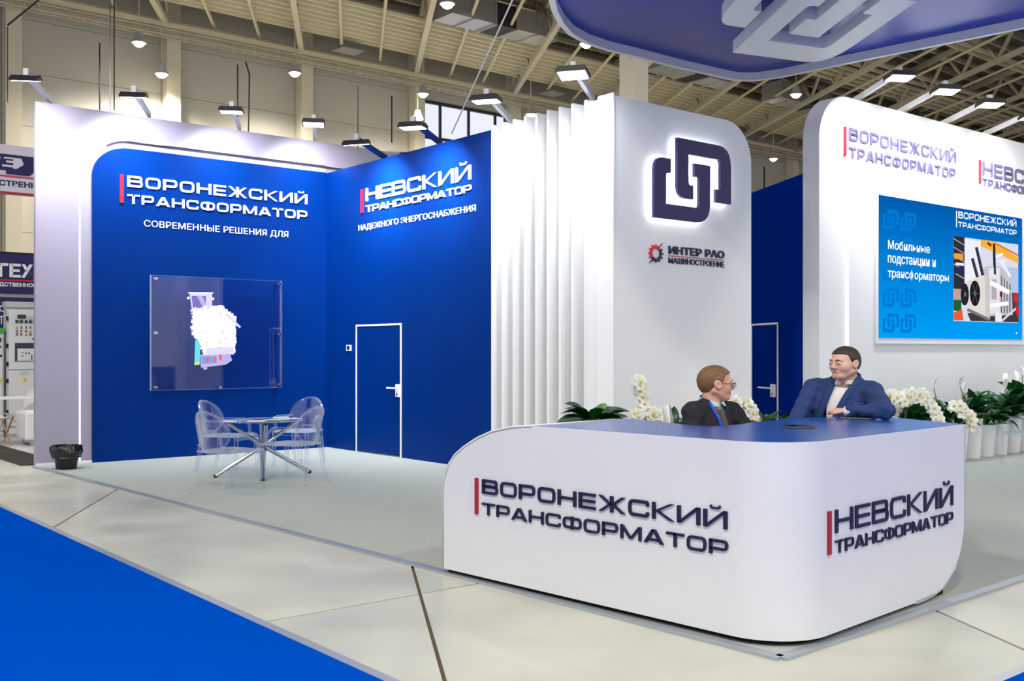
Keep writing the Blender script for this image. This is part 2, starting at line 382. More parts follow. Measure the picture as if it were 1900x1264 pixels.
# far wall of the hall: columns, cladding panels, window
OW = B*41.5; rzA = rz_of(A)
hw_ = mb().box(-12, 110, 0.35, 0.5, 0, 17).build('wall_back', 'frame_dark', loc=OW, rz=rzA); tag(hw_, kind='structure')
pm = {}
for k in range(-2, 16):
    s0 = 10.17+6*k
    mb().box(s0-0.28, s0+0.28, -0.45, 0.3, 0, 16).build('hall_column', 'hall_column', hw_)
    for r in range(8):
        z0, z1 = 2.0*r, 2.0*r+1.985
        if k == 3 and r in (4, 5, 6):
            if r == 6:
                mb().box(s0+0.3, s0+5.7, 0.15, 0.3, 13.75, 13.99).build('cladding_panel', 'hall_panel', hw_)
            continue
        if 'p' not in pm: pm['p'] = mb().box(0.3, 5.7, 0.15, 0.3, 0, 1.985).mesh('cladding_panel', 'hall_panel')
        inst('cladding_panel', pm['p'], hw_, loc=(s0, 0, z0))
wn = empty('window_1', OW, rzA, kind='structure')
x0 = 28.17
for a0, a1 in ((0.3, 1.55), (1.65, 3.3), (3.4, 5.0), (5.1, 5.7)):
    for z0, z1 in ((8.0, 9.9), (10.0, 11.9), (12.0, 13.6)):
        mb().box(x0+a0, x0+a1, 0.22, 0.26, z0, z1).build('pane', 'daylight', wn)
f = mb()
for xx in (0.3, 1.6, 3.35, 5.05, 5.7): f.box(x0+xx-0.06, x0+xx+0.06, 0.12, 0.3, 8, 13.7)
for zz in (8, 9.95, 11.95, 13.68): f.box(x0+0.3, x0+5.7, 0.1, 0.3, zz-0.07, zz+0.07)
f.build('window_frame', 'frame_dark', wn)
# ceiling: corrugated deck with trusses, purlins, pipes and ducts
def HP(s, w_, z): p = OW + A*s - Gd*w_; return Vector((p.x, p.y, z))
d = mb(); n = 400; s0, s1 = -20, 112
vs = []; fs = []
for i in range(n*4+1):
    s = s0+(s1-s0)*i/(n*4); z = 16.6+(0.0 if i % 4 in (0, 1) else 0.12)
    vs += [HP(s, -1.0, z), HP(s, 62, z)]
for i in range(n*4): fs.append((2*i, 2*i+1, 2*i+3, 2*i+2))
ce = d.add(vs, fs).build('ceiling', 'roof_deck'); tag(ce, kind='structure')
def truss(k):
    s = 4.17+6*k; m = mb()
    m.bar(HP(s, -0.3, 14.65), HP(s, 60, 14.65), 0.22, 0.2); m.bar(HP(s, -0.3, 16.1), HP(s, 60, 16.1), 0.26, 0.22)
    for i in range(21):
        w0 = i*2.8; m.bar(HP(s, w0, 14.7), HP(s, w0+1.4, 16.05), 0.12); m.bar(HP(s, w0+1.4, 16.05), HP(s, w0+2.8, 14.7), 0.12)
    m.build('truss', 'roof_steel', ce)
for k in range(0, 17): truss(k)
for j in range(38):
    w0 = 1.0+1.5*j
    mb().bar(HP(-18, w0, 16.4), HP(110, w0, 16.4), 0.14, 0.34 if j % 2 == 0 else 0.2).build('purlin', 'roof_steel' if j % 2 else 'roof_grey', ce)
for w0 in (2.0, 2.6, 3.2, 3.8, 4.4, 5.0, 5.6, 6.2, 6.8, 13.2, 13.8, 14.4, 15.0, 15.8, 16.6, 21, 21.5, 25.5, 26.2, 27.0, 33, 33.6):
    mb().tube([HP(-18, w0, 15.3), HP(110, w0, 15.3)], 0.13, 6).build('ceiling_pipe', 'roof_pipe', ce, smooth=True)
mb().tube([HP(-18, 0.9, 14.62), HP(110, 0.9, 14.62)], 0.15, 8).build('main_pipe', 'roof_pipe', ce, smooth=True)
t_ = mb()
for zz in (14.1, 14.32):
    for w0 in (0.75, 1.15): t_.bar(HP(-18, w0, zz), HP(110, w0, zz), 0.06)
for i in range(250): t_.bar(HP(-18+i*0.5, 0.75, 14.1), HP(-18+i*0.5, 1.15, 14.1), 0.03); t_.bar(HP(-18+i*0.5, 1.15, 14.1), HP(-18+i*0.5, 1.15, 14.32), 0.03)
t_.build('cable_tray', 'roof_steel', ce)
for k in range(0, 17):
    for ds in (2.0, 4.0):
        s = 4.17+6*k+ds; mb().tube([HP(s, 0, 14.9), HP(s, 60, 14.9)], 0.07, 6).build('branch_pipe', 'roof_pipe', ce, smooth=True)
def duct(s, w0, z, n_, L=1.1, W=1.3, H_=0.9):
    r = empty('air_duct', HP(s, w0, z), rzA); r.parent = ce
    m = mb(); m2 = mb()
    for i in range(n_):
        (m if i % 3 != 2 else m2).box(i*L, i*L+L*0.93, -W/2, W/2, 0, H_)
        m.box(i*L+L*0.93, i*L+L, -W/2-0.06, W/2+0.06, -0.06, H_+0.06)
    m.build('duct_section', 'duct', r); m2.build('damper', 'duct_dark', r)
    return r
for a_ in ((28.8, 9.4, 14.75, 5), (40.8, 9.6, 14.75, 5), (50.0, 9.4, 14.75, 4), (58.8, 9.4, 14.75, 5), (70.8, 9.4, 14.75, 5)): duct(*a_)
# vent grilles under the pipes
for s, w0 in ((24.5, 1.9), (36.5, 1.9), (49, 2.0)):
    m = mb(); p = HP(s, w0, 14.75)
    for i in range(4): q = 0.55-0.13*i; m.bar(p+A*-q+Vector((0, 0, i*.05)), p+A*q+Vector((0, 0, i*.05)), q*1.6, 0.03)
    m.build('vent_grille', 'duct', ce)
# lone tall column inside the hall, behind the slatted screen
cp = Vector(((1176-950)/1930*31.0, 31.0, 0))
oc = mb().box(-0.3, 0.3, -0.3, 0.3, 0, 15.2).box(-0.42, 0.42, -0.42, 0.42, 0, 0.4).build('pillar', 'hall_column', loc=cp, rz=rzA); tag(oc, 'tall cream steel pillar rising behind the white slatted screen', 'pillar')
# high-bay lamps in view
def high_bay(px, py, z, where, watts=250):
    Y = (z-1.59)*1930/(650-py); X = (px-950)/1930*Y
    r = empty('high_bay_lamp', (X, Y, z), 0, 'warm round high-bay lamp '+where, 'lamp', 'high-bay lamps under the hall roof')
    mb().lathe([(0.05, 0.42), (0.13, 0.38), (0.16, 0.2), (0.24, 0.08), (0.26, 0.0), (0.25, 0.0), (0.2, 0.08), (0.0, 0.1)], 16).build('housing', 'roof_grey', r, smooth=True)
    mb().sphere((0, 0, 0.0), (0.2, 0.2, 0.15), 14, 8).build('lens', 'warm_lamp', r, smooth=True)
    mb().tube([(0, 0, 0.5), (0, 0, 16.05-z)], 0.02, 5).build('suspension_rod', 'roof_steel', r)
    L = bpy.data.lights.new('lamp_light', 'SPOT'); L.energy = watts*6; L.spot_size = math.radians(150); L.spot_blend = 0.6; L.color = (1, 0.91, 0.77); L.shadow_soft_size = 0.3
    o = bpy.data.objects.new('lamp_light', L); C.objects.link(o); o.parent = r; o.location = (0, 0, -0.2)
high_bay(258, 80, 13, 'above the left end of the stand'); high_bay(300, 138, 12.4, 'close to the cladded hall wall', 350)
high_bay(547, 136, 13, 'below the cable tray at mid left'); high_bay(785, 175, 13, 'beside the hall column by the window')
high_bay(775, 221, 12, 'just above the window beside the hall column', 350); high_bay(830, 8, 13.2, 'highest of all, beside the silver ducts')
high_bay(1088, 82, 13, 'just under the rim of the hanging blue canopy'); high_bay(985, 213, 12.8, 'peeking over the tops of the white slats')
high_bay(1477, 176, 13, 'between the logo pillar and the screen wall'); high_bay(1435, 295, 13, 'lowest of all, far beyond the blue side wall')
# hanging cables
def cable(pts, label, r=0.02, m='black'):
    o = mb().tube(pts, r, 5).build('hanging_cable', m, smooth=True); tag(o, label, 'cable'); return o
def pxp(px, py, Y): return Vector(((px-950)/1930*Y, Y, 1.59+(650-py)/1930*Y))
cable([pxp(185, 80, 39), pxp(185, 205, 39)], 'thin dark cable hanging beside the first floodlight arm', 0.03)
cable([pxp(212, 0, 30), pxp(212, 205, 30)], 'black cable hanging with a hook above the white wall', 0.02)
cable([pxp(441, 120, 40), pxp(441, 232, 40)], 'dark cable hanging over the third floodlight', 0.03)
cable([pxp(456, 115, 40), pxp(463, 140, 40), pxp(461, 245, 40)], 'dark kinked cable hanging right of the third floodlight', 0.03)
cable([pxp(664, 160, 16), pxp(664, 276, 15.3)], 'thin cable running up from the floodlight at the wall corner', 0.008)
cable([pxp(727, 178, 40), pxp(727, 265, 40)], 'dark cable hanging left of the hall window', 0.03)
cable([pxp(14, 50, 14), pxp(14, 190, 14)], 'grey chain hanging at the left picture edge', 0.008)
cable([pxp(14, 47, 14), pxp(72, 0, 14)], 'black sling sloping up at the top left', 0.014)
cable([pxp(1418, 310, 60), pxp(1418, 350, 60)], 'dark cable hanging above the blue side wall', 0.05)
cable([pxp(951, 0, 14.0), pxp(838, 248, 16.5)], 'white steel rope slanting down before the hall window', 0.012, 'letter_white')

# ================================================================== STAND: floor coverings
edge_d = (Vector((1.38, 5.34))-Vector((-6.47, 14.09))).normalized()
cp_ = [(-6.47, 14.09), (1.38, 5.34), (14.5, 16.7), (10, 22), (-1.6, 18.3)]
cr = mb().prism(cp_, 0.0005, 0.012, 'z').build('stand_carpet', 'grey_carpet'); tag(cr, 'light grey carpet covering the floor of the stand', 'carpet')
def strip(p, q, wd, z0, z1, name, m, parent):
    return mb().bar((p[0], p[1], (z0+z1)/2), (q[0], q[1], (z0+z1)/2), wd, z1-z0).build(name, m, parent)
strip(cp_[0], cp_[1], 0.07, 0.0005, 0.017, 'edge_strip', 'tape', cr); strip(cp_[1], cp_[2], 0.07, 0.0005, 0.017, 'edge_strip', 'tape', cr)
k0 = Vector((0.59, 3.56)); a2, b2 = Vector((A.x, A.y)), Vector((B.x, B.y))
bp_ = [k0+b2*32, k0, k0+a2*30, k0+a2*30-b2*7, k0-a2*7-b2*7, k0+b2*32-a2*7]
bc = mb().prism([tuple(p) for p in bp_], 0.0005, 0.009, 'z').build('aisle_carpet', 'blue_carpet'); tag(bc, 'bright blue carpet laid along the aisle', 'carpet')
strip(bp_[0], bp_[1]+b2*-.03, 0.06, 0.0005, 0.011, 'edge_strip', 'tape', bc); strip(bp_[1], bp_[2], 0.06, 0.0005, 0.011, 'edge_strip', 'tape', bc)

# ================================================================== STAND: walls
# left wall, white with a recessed light line and a big blue panel
wl = mb().box(-4.463, 1.45, 0.06, 0.085, 0.013, 4.97).build('wall_left', 'wall_film_shaded', loc=F_WA[0], rz=F_WA[1]); tag(wl, kind='structure')
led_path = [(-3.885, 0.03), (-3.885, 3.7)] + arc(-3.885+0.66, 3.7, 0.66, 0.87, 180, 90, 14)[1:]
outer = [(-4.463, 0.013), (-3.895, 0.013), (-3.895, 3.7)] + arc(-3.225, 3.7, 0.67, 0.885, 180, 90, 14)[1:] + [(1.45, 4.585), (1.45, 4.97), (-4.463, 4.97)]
mb().prism(outer, 0.0, 0.06).build('outer_frame', 'wall_film_shaded', wl)
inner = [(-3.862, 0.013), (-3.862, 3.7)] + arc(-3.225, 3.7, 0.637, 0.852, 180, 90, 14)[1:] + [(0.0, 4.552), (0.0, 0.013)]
mb().prism(inner, 0.02, 0.06).build('inner_panel', 'wall_film_shaded', wl)
m = mb(); pts = [Vector(p) for p in led_path[:12]]
for i in range(len(pts)-1): m.bar((pts[i].x, 0.04, pts[i].y), (pts[i+1].x, 0.04, pts[i+1].y), 0.03, 0.02, up=(0, 1, 0))
m.build('light_line', 'led', wl)
m = mb(); pts = [(-3.225, 4.59), (-2.9, 4.575), (-2.5, 4.59), (-1.2, 4.588), (0, 4.59)]
m.tube([(x, -0.004, z) for x, z in pts], 0.004, 4); m.build('loose_wire', 'black', wl)
bluep = [(-3.716, 0.013), (-3.716, 4.05)] + arc(-3.716+0.5, 4.05, 0.5, 0.43, 180, 90, 12)[1:] + [(-0.01, 4.48), (-0.01, 0.013)]
mb().prism(bluep, -0.02, 0.02).build('blue_panel', 'blue_wall', wl)
mb().box(-4.463, -3.72, -0.012, 0.0, 0.013, 0.05).build('skirting', 'white', wl)
# wall at a right angle with the first door
dx0, dx1, dz1 = 0.925, 2.212, 1.99
m = mb().box(0.0, dx0, 0, 0.14, 0.013, 4.475).box(dx1, 4.323, 0, 0.14, 0.013, 4.475).box(dx0, dx1, 0, 0.14, dz1, 4.475)
wb = m.build('wall_middle', 'blue_wall', loc=F_WB[0], rz=F_WB[1]); tag(wb, kind='structure')
mb().box(0.0, 0.02, -0.012, 0.0, 0.013, 4.47).build('corner_strip', 'blue_dark', wb)
def door(name, F, x0, x1, z1, flip, lab):
    d = empty(name, F[0], F[1], kind='structure'); s = -1 if not flip else 1
    y = lambda a, b: (min(s*a, s*b), max(s*a, s*b))
    mb().box(x0+0.035, x1-0.035, *y(-0.05, 0.004), 0.03, z1-0.035).build('door_leaf', 'blue_dark' if flip else 'blue_wall', d)
    fr = mb()
    for a, b, c, e in ((x0+0.004, x0+0.03, 0.013, z1), (x1-0.03, x1-0.004, 0.013, z1), (x0+0.004, x1-0.004, z1-0.03, z1-0.004)): fr.box(a, b, *y(-0.04, 0.012), c, e)
    fr.build('door_frame', 'letter_white', d)
    h = mb().box(*(sorted((lab[0], lab[1]))), *y(0.004, 0.03), 0.90, 1.09).build('handle_plate', 'letter_white', d, bevel=0.01)
    hm = (lab[0]+lab[1])/2; hd = -1 if lab[2] < hm else 1
    mb().tube([(hm, s*0.03, 1.03), (hm, s*0.07, 1.03), (hm+hd*0.02, s*0.08, 1.03), (lab[2], s*0.08, 1.03)], 0.013, 8).build('lever', 'letter_white', h, smooth=True)
    mb().box(hm-0.012, hm+0.012, *y(0.03, 0.036), 0.925, 0.96).build('lock_cylinder', 'meter', h)
    return d
door('door_1', F_WB, dx0, dx1, dz1, False, (2.075, 2.18, 1.93))
ic = empty('wall_intercom', on(F_WB, 0.72, 0, 0), F_WB[1], 'small white entry panel with dark display left of the door', 'intercom')
mb().box(-0.067, 0.067, -0.02, 0, 1.58, 1.675).build('housing', 'letter_white', ic); mb().box(-0.04, 0.04, -0.024, -0.02, 1.598, 1.657).build('display', 'black', ic)
# slatted screen: upright boards one behind the other
sc = empty('slat_screen', F_WB[0], F_WB[1], label='row of tall white upright slats beside the logo pillar', cat='screen')
fm = mb().box(0.0, 0.045, 0.0, 0.40, 0.013, 4.535).mesh('slat', 'white')
for t in (4.325, 4.541, 4.766, 4.988, 5.206, 5.422, 5.64, 5.862, 6.088, 6.32): inst('slat', fm, sc, loc=(t-0.002, 0, 0))
mb().box(4.33, 6.55, 0.40, 0.44, 0.013, 4.5).build('back_board', 'white', sc)
# logo pillar
prof = [(0, 0.013), (2.5, 0.013), (2.5, 4.0)] + arc(2.0, 4.0, 0.5, 0.5, 0, 90, 12)[1:] + [(0, 4.5)]
pl = mb().prism(prof, 0.0, 0.45).build('wall_pillar', 'white', loc=F_COL[0], rz=F_COL[1]); tag(pl, kind='structure')
mb().box(-0.022, 0.0, -0.006, 0.25, 0.013, 4.53).build('edge_trim', 'letter_white', pl)
# blue side wall and the second door
m = mb().box(1.176+0.0, 1.2, 0, 0.12, 0.013, 0.02).box(0.0, 1.168, -0.12, 0, 0.013, 4.03).box(1.168, 2.18, -0.12, 0, 2.0, 4.03).box(2.15, 3.2, -0.12, 0, 0.013, 4.03)
wd = m.build('wall_side', 'blue_dark', loc=F_WD[0], rz=F_WD[1]); tag(wd, kind='structure')
door('door_2', F_WD, 1.168, 2.15, 2.0, True, (1.24, 1.4, 1.72))
# screen wall
prof = [(0.0, 0.013), (7.4, 0.013), (7.4, 5.08), (0.62, 5.08)] + arc(0.62, 4.43, 0.62, 0.65, 90, 180, 14)[1:]
wr = mb().prism(prof, 0.0, 0.26).build('wall_right', 'white', loc=F_RP[0], rz=F_RP[1]); tag(wr, kind='structure')
prof = [(0.635, 0.013), (7.4, 0.013), (7.4, 4.05), (1.1, 4.05)] + arc(1.1, 3.64, 0.465, 0.41, 90, 180, 12)[1:]
mb().prism(prof, -0.04, 0.0).build('raised_panel', 'white', wr)
mb().box(0.612, 0.635, -0.03, 0.0, 0.013, 3.64).build('light_line', 'led_soft', wr)

# ================================================================== STAND: signs
def bar_box(parent, x0, x1, z0, z1, m, y=0.0, d=0.025): return mb().box(x0, x1, y-d, y, z0, z1).build('red_bar', m, parent)
def sign(F, label): return empty('lettering_sign', F[0], F[1], label=label, cat='sign')
sg = sign(F_WA, 'white raised company name with a red bar on the blue left wall')
letters('ВОРОНЕЖСКИЙ', -3.237, -0.37, 3.932, 4.09, -0.02, 'letter_white', sg); letters('ТРАНСФОРМАТОР', -3.237, -0.365, 3.69, 3.823, -0.02, 'letter_white', sg)
bar_box(sg, -3.341, -3.291, 3.69, 4.095, 'red', -0.02)
sg = sign(F_WA, 'small white slogan line under the company name on the left wall'); sans('СОВРЕМЕННЫЕ РЕШЕНИЯ ДЛЯ', -2.995, -0.702, 3.36, 3.475, -0.02, 'letter_white', sg, depth=0.01, bold=0.0)
sg = sign(F_WB, 'white raised company name with a red bar above the blue door')
letters('НЕВСКИЙ', 1.231, 3.905, 3.878, 4.08, 0, 'letter_white', sg); letters('ТРАНСФОРМАТОР', 1.231, 3.905, 3.71, 3.812, 0, 'letter_white', sg); bar_box(sg, 1.091, 1.149, 3.715, 4.078, 'red')
sg = sign(F_WB, 'small white slogan line above the blue door'); sans('НАДЕЖНОГО ЭНЕРГОСНАБЖЕНИЯ', 1.002, 3.995, 3.43, 3.535, 0, 'letter_white', sg, depth=0.01, bold=0.0)
# backlit logo
L1 = [(0.963, 4.13, 0), (1.965, 4.13, .25), (1.965, 3.42, 0), (1.674, 3.42, 0), (1.674, 3.58, 0), (1.762, 3.58, 0), (1.762, 3.955, .06), (1.163, 3.955, 0), (1.163, 3.58, .06), (1.25, 3.58, 0), (1.25, 3.416, 0), (0.963, 3.416, .26)]
L2 = [(x-0.402 if True else x, 7.275-z, r) for x, z, r in L1]
def logo_poly(P): return [(p.x, p.y) for p in fillet(P, 0, True)]
lg = empty('backlit_logo', F_COL[0], F_COL[1], label='dark indigo interlocked logo glowing on the white pillar', cat='logo')
def inset_poly(poly, d_):
    n = len(poly); ar = sum(poly[i][0]*poly[(i+1) % n][1]-poly[(i+1) % n][0]*poly[i][1] for i in range(n)); s = 1 if ar > 0 else -1; out = []
    for i in range(n):
        a, b, c = Vector(poly[i-1]), Vector(poly[i]), Vector(poly[(i+1) % n]); d1 = (b-a).normalized(); d2 = (c-b).normalized()
        nn = Vector((-(d1+d2).y, (d1+d2).x)); nn = nn.normalized()*s; k = max(0.4, abs(nn.dot(Vector((-d1.y, d1.x))))); q = b+nn*d_/k; out.append((q.x, q.y))
    return out
for P in (L1, L2):
    q = logo_poly(P)
    a_ = mb().prism(q, -0.10, -0.06).build('logo_piece', 'navy_logo', lg)
    mb().prism(inset_poly(q, 0.012), -0.058, -0.035).build('backlight', 'halo', a_)
# second pillar sign with the gear
sg = sign(F_COL, 'small dark and red gear emblem with company name on the pillar')
def gear(m, cx, cz, a0, a1, sx=1.16):
    pts = []; nt = 12; step = 2*math.pi/nt
    i0, i1 = int(a0), int(a1)
    for i in range(i0, i1):
        a = i*step
        for da, r in ((-0.5, 0.083), (-0.22, 0.083), (-0.17, 0.106), (0.17, 0.106), (0.22, 0.083)): pts.append((cx+sx*r*math.cos(a+da*step), cz+r*math.sin(a+da*step)))
    n = len(pts)
    inn = [(cx+(x-cx)*0 + sx*0.06*math.cos(math.atan2((z-cz), (x-cx)/sx)), cz+0.06*math.sin(math.atan2((z-cz), (x-cx)/sx))) for x, z in pts]
    for k in range(n-1): m.prism([pts[k], pts[k+1], inn[k+1], inn[k]], -0.02, 0)
    return m
gear(mb(), 0.683, 2.735, 2, 8).build('gear_half', 'red', sg); gear(mb(), 0.683, 2.735, 8, 14).build('gear_half', 'navy', sg)
mb().prism([(0.60, 2.635), (0.615, 2.65), (0.57, 2.615)], -0.02, 0).prism([(0.75, 2.82), (0.765, 2.83), (0.80, 2.862)], -0.02, 0).build('spark', 'navy', sg)
sans('ИНТЕР РАО', 0.91, 1.947, 2.743, 2.84, 0, 'navy', sg, depth=0.015, bold=0.035); sans('МАШИНОСТРОЕНИЕ', 0.91, 1.947, 2.632, 2.703, 0, 'navy', sg, depth=0.012, bold=0.01)
mb().box(0.91, 1.947, -0.012, 0, 2.718, 2.726).build('red_line', 'red', sg)
# names over the LED screen
sg = sign(F_RP, 'violet grey company name with a red bar at the left above the screen')
letters('ВОРОНЕЖСКИЙ', 0.676, 3.541, 4.493, 4.665, 0, 'purple_letter', sg); letters('ТРАНСФОРМАТОР', 0.676, 3.541, 4.25, 4.4, 0, 'purple_letter', sg); bar_box(sg, 0.558, 0.6, 4.26, 4.66, 'red')
sg = sign(F_RP, 'violet grey company name cut by the right picture edge above the screen')
letters('НЕВСКИЙ', 4.384, 6.9, 4.40, 4.62, 0, 'purple_letter', sg); letters('ТРАНСФОРМАТОР', 4.384, 6.9, 4.225, 4.35, 0, 'purple_letter', sg); bar_box(sg, 4.269, 4.314, 4.25, 4.63, 'red')

# LED screen with its slide
sr = empty('led_screen', F_RP[0], F_RP[1], label='large LED screen showing a bright blue slide with a transformer photo', cat='screen')
mb().box(1.241, 5.673, -0.07, -0.04, 1.683, 3.862).build('bezel', 'white', sr)
mb().box(1.309, 5.577, -0.078, -0.07, 1.765, 3.788).build('display', 'screen', sr)
emat('slide_white', (252, 253, 255)); emat('slide_mark', (0, 116, 206)); LY = [-0.0785]
for i in range(5):
    for j in range(2):
        for P in (L1, L2):
            q = [(1.40+j*0.46+(x-0.565)*0.3, 1.84+i*0.37+(z-3.14)*0.28) for x, z in logo_poly(P)]
            mb().prism(q, -0.0788, -0.078).build('slide_mark', 'slide_mark', sr)
letters('ВОРОНЕЖСКИЙ', 3.491, 5.375, 3.634, 3.735, -0.078, 'slide_white', sr, depth=0.001); letters('ТРАНСФОРМАТОР', 3.491, 5.375, 3.496, 3.577, -0.078, 'slide_white', sr, depth=0.001)
mb().box(3.426, 3.452, -0.079, -0.078, 3.485, 3.738).build('slide_bar', 'slide_white', sr)
sans('Мобильные', 1.535, 2.664, 3.035, 3.165, -0.078, 'slide_white', sr, depth=0.001, bold=0.012)
sans('подстанции и', 1.53, 2.828, 2.81, 2.95, -0.078, 'slide_white', sr, depth=0.001, bold=0.012)
sans('трансформаторы', 1.53, 3.21, 2.60, 2.76, -0.078, 'slide_white', sr, depth=0.001, bold=0.012)
ph = mb().box(3.345, 5.435, -0.0795, -0.078, 2.04, 3.345); emat('ph_wall', (206, 212, 230)); ph = ph.build('slide_photo', 'ph_wall', sr)
def P_(pts, col, name='photo_shape'):
    key = 'ph_%d_%d_%d' % col
    if key not in MATS: emat(key, col)
    LY[0] -= 0.0003
    mb().prism([(3.345+u*2.09, 3.345-v*1.305) for u, v in pts], LY[0]-0.0015, -0.0795).build(name, key, ph)
def R_(u0, v0, u1, v1, col): P_([(u0, v0), (u1, v0), (u1, v1), (u0, v1)], col)
def LN(u0, v0, u1, v1, w_, col):
    d_ = Vector((u1-u0, (v1-v0))).normalized(); nx, ny = -d_.y*w_/2, d_.x*w_/2
    P_([(u0+nx, v0+ny), (u1+nx, v1+ny), (u1-nx, v1-ny), (u0-nx, v0-ny)], col)
def EL(u, v, ru, rv, col): P_([(u+ru*math.cos(a*math.pi/9), v+rv*math.sin(a*math.pi/9)) for a in range(18)], col)
R_(0, 0, 0.16, 0.62, (44, 44, 56)); R_(0.16, 0.02, 0.4, 0.55, (226, 230, 244)); R_(0.75, 0.3, 1, 0.75, (176, 190, 220))
for k in range(5): LN(0.0, 0.03+k*0.1, 0.15, 0.09+k*0.1, 0.012, (160, 160, 176))
R_(0.01, 0.2, 0.14, 0.27, (236, 150, 50)); R_(0.03, 0.31, 0.15, 0.34, (230, 230, 240)); R_(0, 0.36, 0.15, 0.44, (36, 44, 84))
P_([(0.4, 0.0), (0.6, 0.0), (1, 0.17), (1, 0.24), (0.4, 0.08)], (240, 170, 60)); LN(0.62, 0.02, 1, 0.14, 0.02, (206, 110, 40)); LN(0.5, 0.03, 0.56, 0.06, 0.03, (80, 50, 40))
R_(0.0, 0.62, 0.16, 0.75, (190, 150, 150)); R_(0.0, 0.75, 0.11, 0.88, (30, 92, 50)); P_([(0, 0.9), (0.12, 0.86), (0.14, 0.99), (0, 0.99)], (226, 90, 50))
R_(0.85, 0.62, 1, 0.97, (70, 64, 74)); EL(0.96, 0.68, 0.035, 0.07, (214, 40, 50)); EL(0.97, 0.85, 0.04, 0.08, (196, 36, 46))
P_([(0.2, 0.9), (0.95, 0.86), (1, 0.99), (0.25, 0.995)], (58, 54, 60))
P_([(0.43, 0.4), (0.47, 0.32), (0.7, 0.3), (0.88, 0.42), (0.9, 0.9), (0.5, 0.93)], (188, 186, 194)); P_([(0.52, 0.34), (0.69, 0.32), (0.69, 0.88), (0.52, 0.9)], (220, 218, 224))
for k in range(4): R_(0.71+k*0.045, 0.42+k*0.03, 0.73+k*0.045, 0.88, (110, 108, 118))
R_(0.56, 0.47, 0.64, 0.72, (168, 166, 174)); R_(0.69, 0.62, 0.73, 0.68, (120, 30, 36)); LN(0.72, 0.24, 0.86, 0.42, 0.04, (230, 230, 238)); LN(0.62, 0.2, 0.74, 0.14, 0.03, (238, 238, 244)); LN(0.66, 0.24, 0.8, 0.22, 0.025, (226, 226, 234))
LN(0.27, 0.24, 0.35, 0.47, 0.036, (44, 44, 52)); LN(0.33, 0.1, 0.43, 0.44, 0.036, (44, 44, 52)); LN(0.6, 0.03, 0.615, 0.41, 0.03, (40, 40, 50))
for k in range(7): LN(0.26+k*0.012, 0.26+k*0.03, 0.305+k*0.012, 0.255+k*0.03, 0.006, (96, 96, 106)); LN(0.32+k*0.0135, 0.13+k*0.045, 0.365+k*0.0135, 0.125+k*0.045, 0.006, (96, 96, 106))
P_([(0.19, 0.52), (0.43, 0.43), (0.53, 0.47), (0.53, 0.97), (0.2, 0.84)], (216, 210, 204)); P_([(0.45, 0.45), (0.53, 0.47), (0.53, 0.97), (0.46, 0.93)], (196, 190, 188))
EL(0.155, 0.68, 0.055, 0.13, (34, 34, 44)); EL(0.30, 0.66, 0.078, 0.155, (26, 26, 34)); EL(0.3, 0.66, 0.02, 0.035, (120, 120, 130)); EL(0.155, 0.68, 0.012, 0.03, (120, 120, 130))
for k in range(6): LN(0.30, 0.66, 0.30+0.066*math.cos(k*1.05), 0.66+0.13*math.sin(k*1.05), 0.008, (74, 74, 84))
LN(0.53, 0.51, 0.84, 0.62, 0.055, (240, 240, 246)); LN(0.53, 0.8, 0.82, 0.755, 0.05, (240, 240, 246)); LN(0.2, 0.86, 0.52, 0.97, 0.03, (120, 114, 116)); R_(0.62, 0.88, 0.71, 0.99, (228, 226, 232)); LN(0.72, 0.98, 0.94, 0.82, 0.02, (210, 206, 214))
mb().box(5.36, 5.395, -0.079, -0.078, 1.86, 1.885).build('slide_dot', 'slide_white', sr)

# acrylic case with a spinning-LED picture of a machine
hc = empty('display_case', F_WA[0], F_WA[1], label='flat clear acrylic case on the blue left wall', cat='display case')
x0, x1, z0, z1 = -2.94, -0.875, 1.005, 2.675; yf = -0.16
mb().box(x0, x1, yf-0.008, yf, z0, z1).build('front_pane', 'pane', hc)
mb().box(x0, x1, -0.10, -0.094, z0+0.02, z1-0.02).build('back_pane', 'pane', hc)
for a, b, c, e in ((x0, x0+0.008, z0, z1), (x1-0.008, x1, z0, z1), (x0, x1, z0, z0+0.008), (x0, x1, z1-0.008, z1)): mb().box(a, b, yf, -0.10, c, e).build('side_pane', 'acrylic', hc)
for xx in (x0+0.06, x1-0.05):
    for zz in (z0+0.05, (z0+z1)/2, z1-0.05):
        mb().tube([(xx, -0.02, zz), (xx, -0.185, zz)], 0.018, 8).box(xx-0.03, xx+0.03, yf-0.012, yf-0.008, zz-0.018, zz+0.018).build('standoff', 'steel', hc)
mb().tube([(-1.9, -0.02, z0+0.03), (-1.9, -0.18, z0+0.03)], 0.02, 8).build('standoff', 'steel', hc)
hg = empty('hologram', F_WA[0], F_WA[1], label='glowing white hologram picture of a power machine inside the acrylic case', cat='hologram')
emat('h_white', (255, 252, 255), 1.35); emat('h_lav', (196, 186, 240), 0.95); emat('h_vio', (128, 116, 196), 0.9); emat('h_pale', (228, 220, 252), 1.0); emat('h_cyan', (110, 220, 232), 1.0); emat('h_red', (226, 110, 110), 1.0); emat('h_blue', (130, 160, 226), 1.0); emat('h_yel', (214, 232, 120), 1.0)
def H_(pts, m_, y=-0.13, d_=0.012): mb().prism(pts, y-d_, y).build('image_shape', m_, hg)
H_([(-2.358, 2.43), (-2.016, 2.44), (-2.016, 2.214), (-2.326, 2.199)], 'h_pale'); H_([(-2.334, 2.395), (-2.112, 2.401), (-2.112, 2.227), (-2.312, 2.212)], 'h_vio', -0.142, 0.002); H_([(-2.38, 2.43), (-2.0, 2.44), (-2.0, 2.455), (-2.38, 2.445)], 'h_white', -0.13, 0.016)
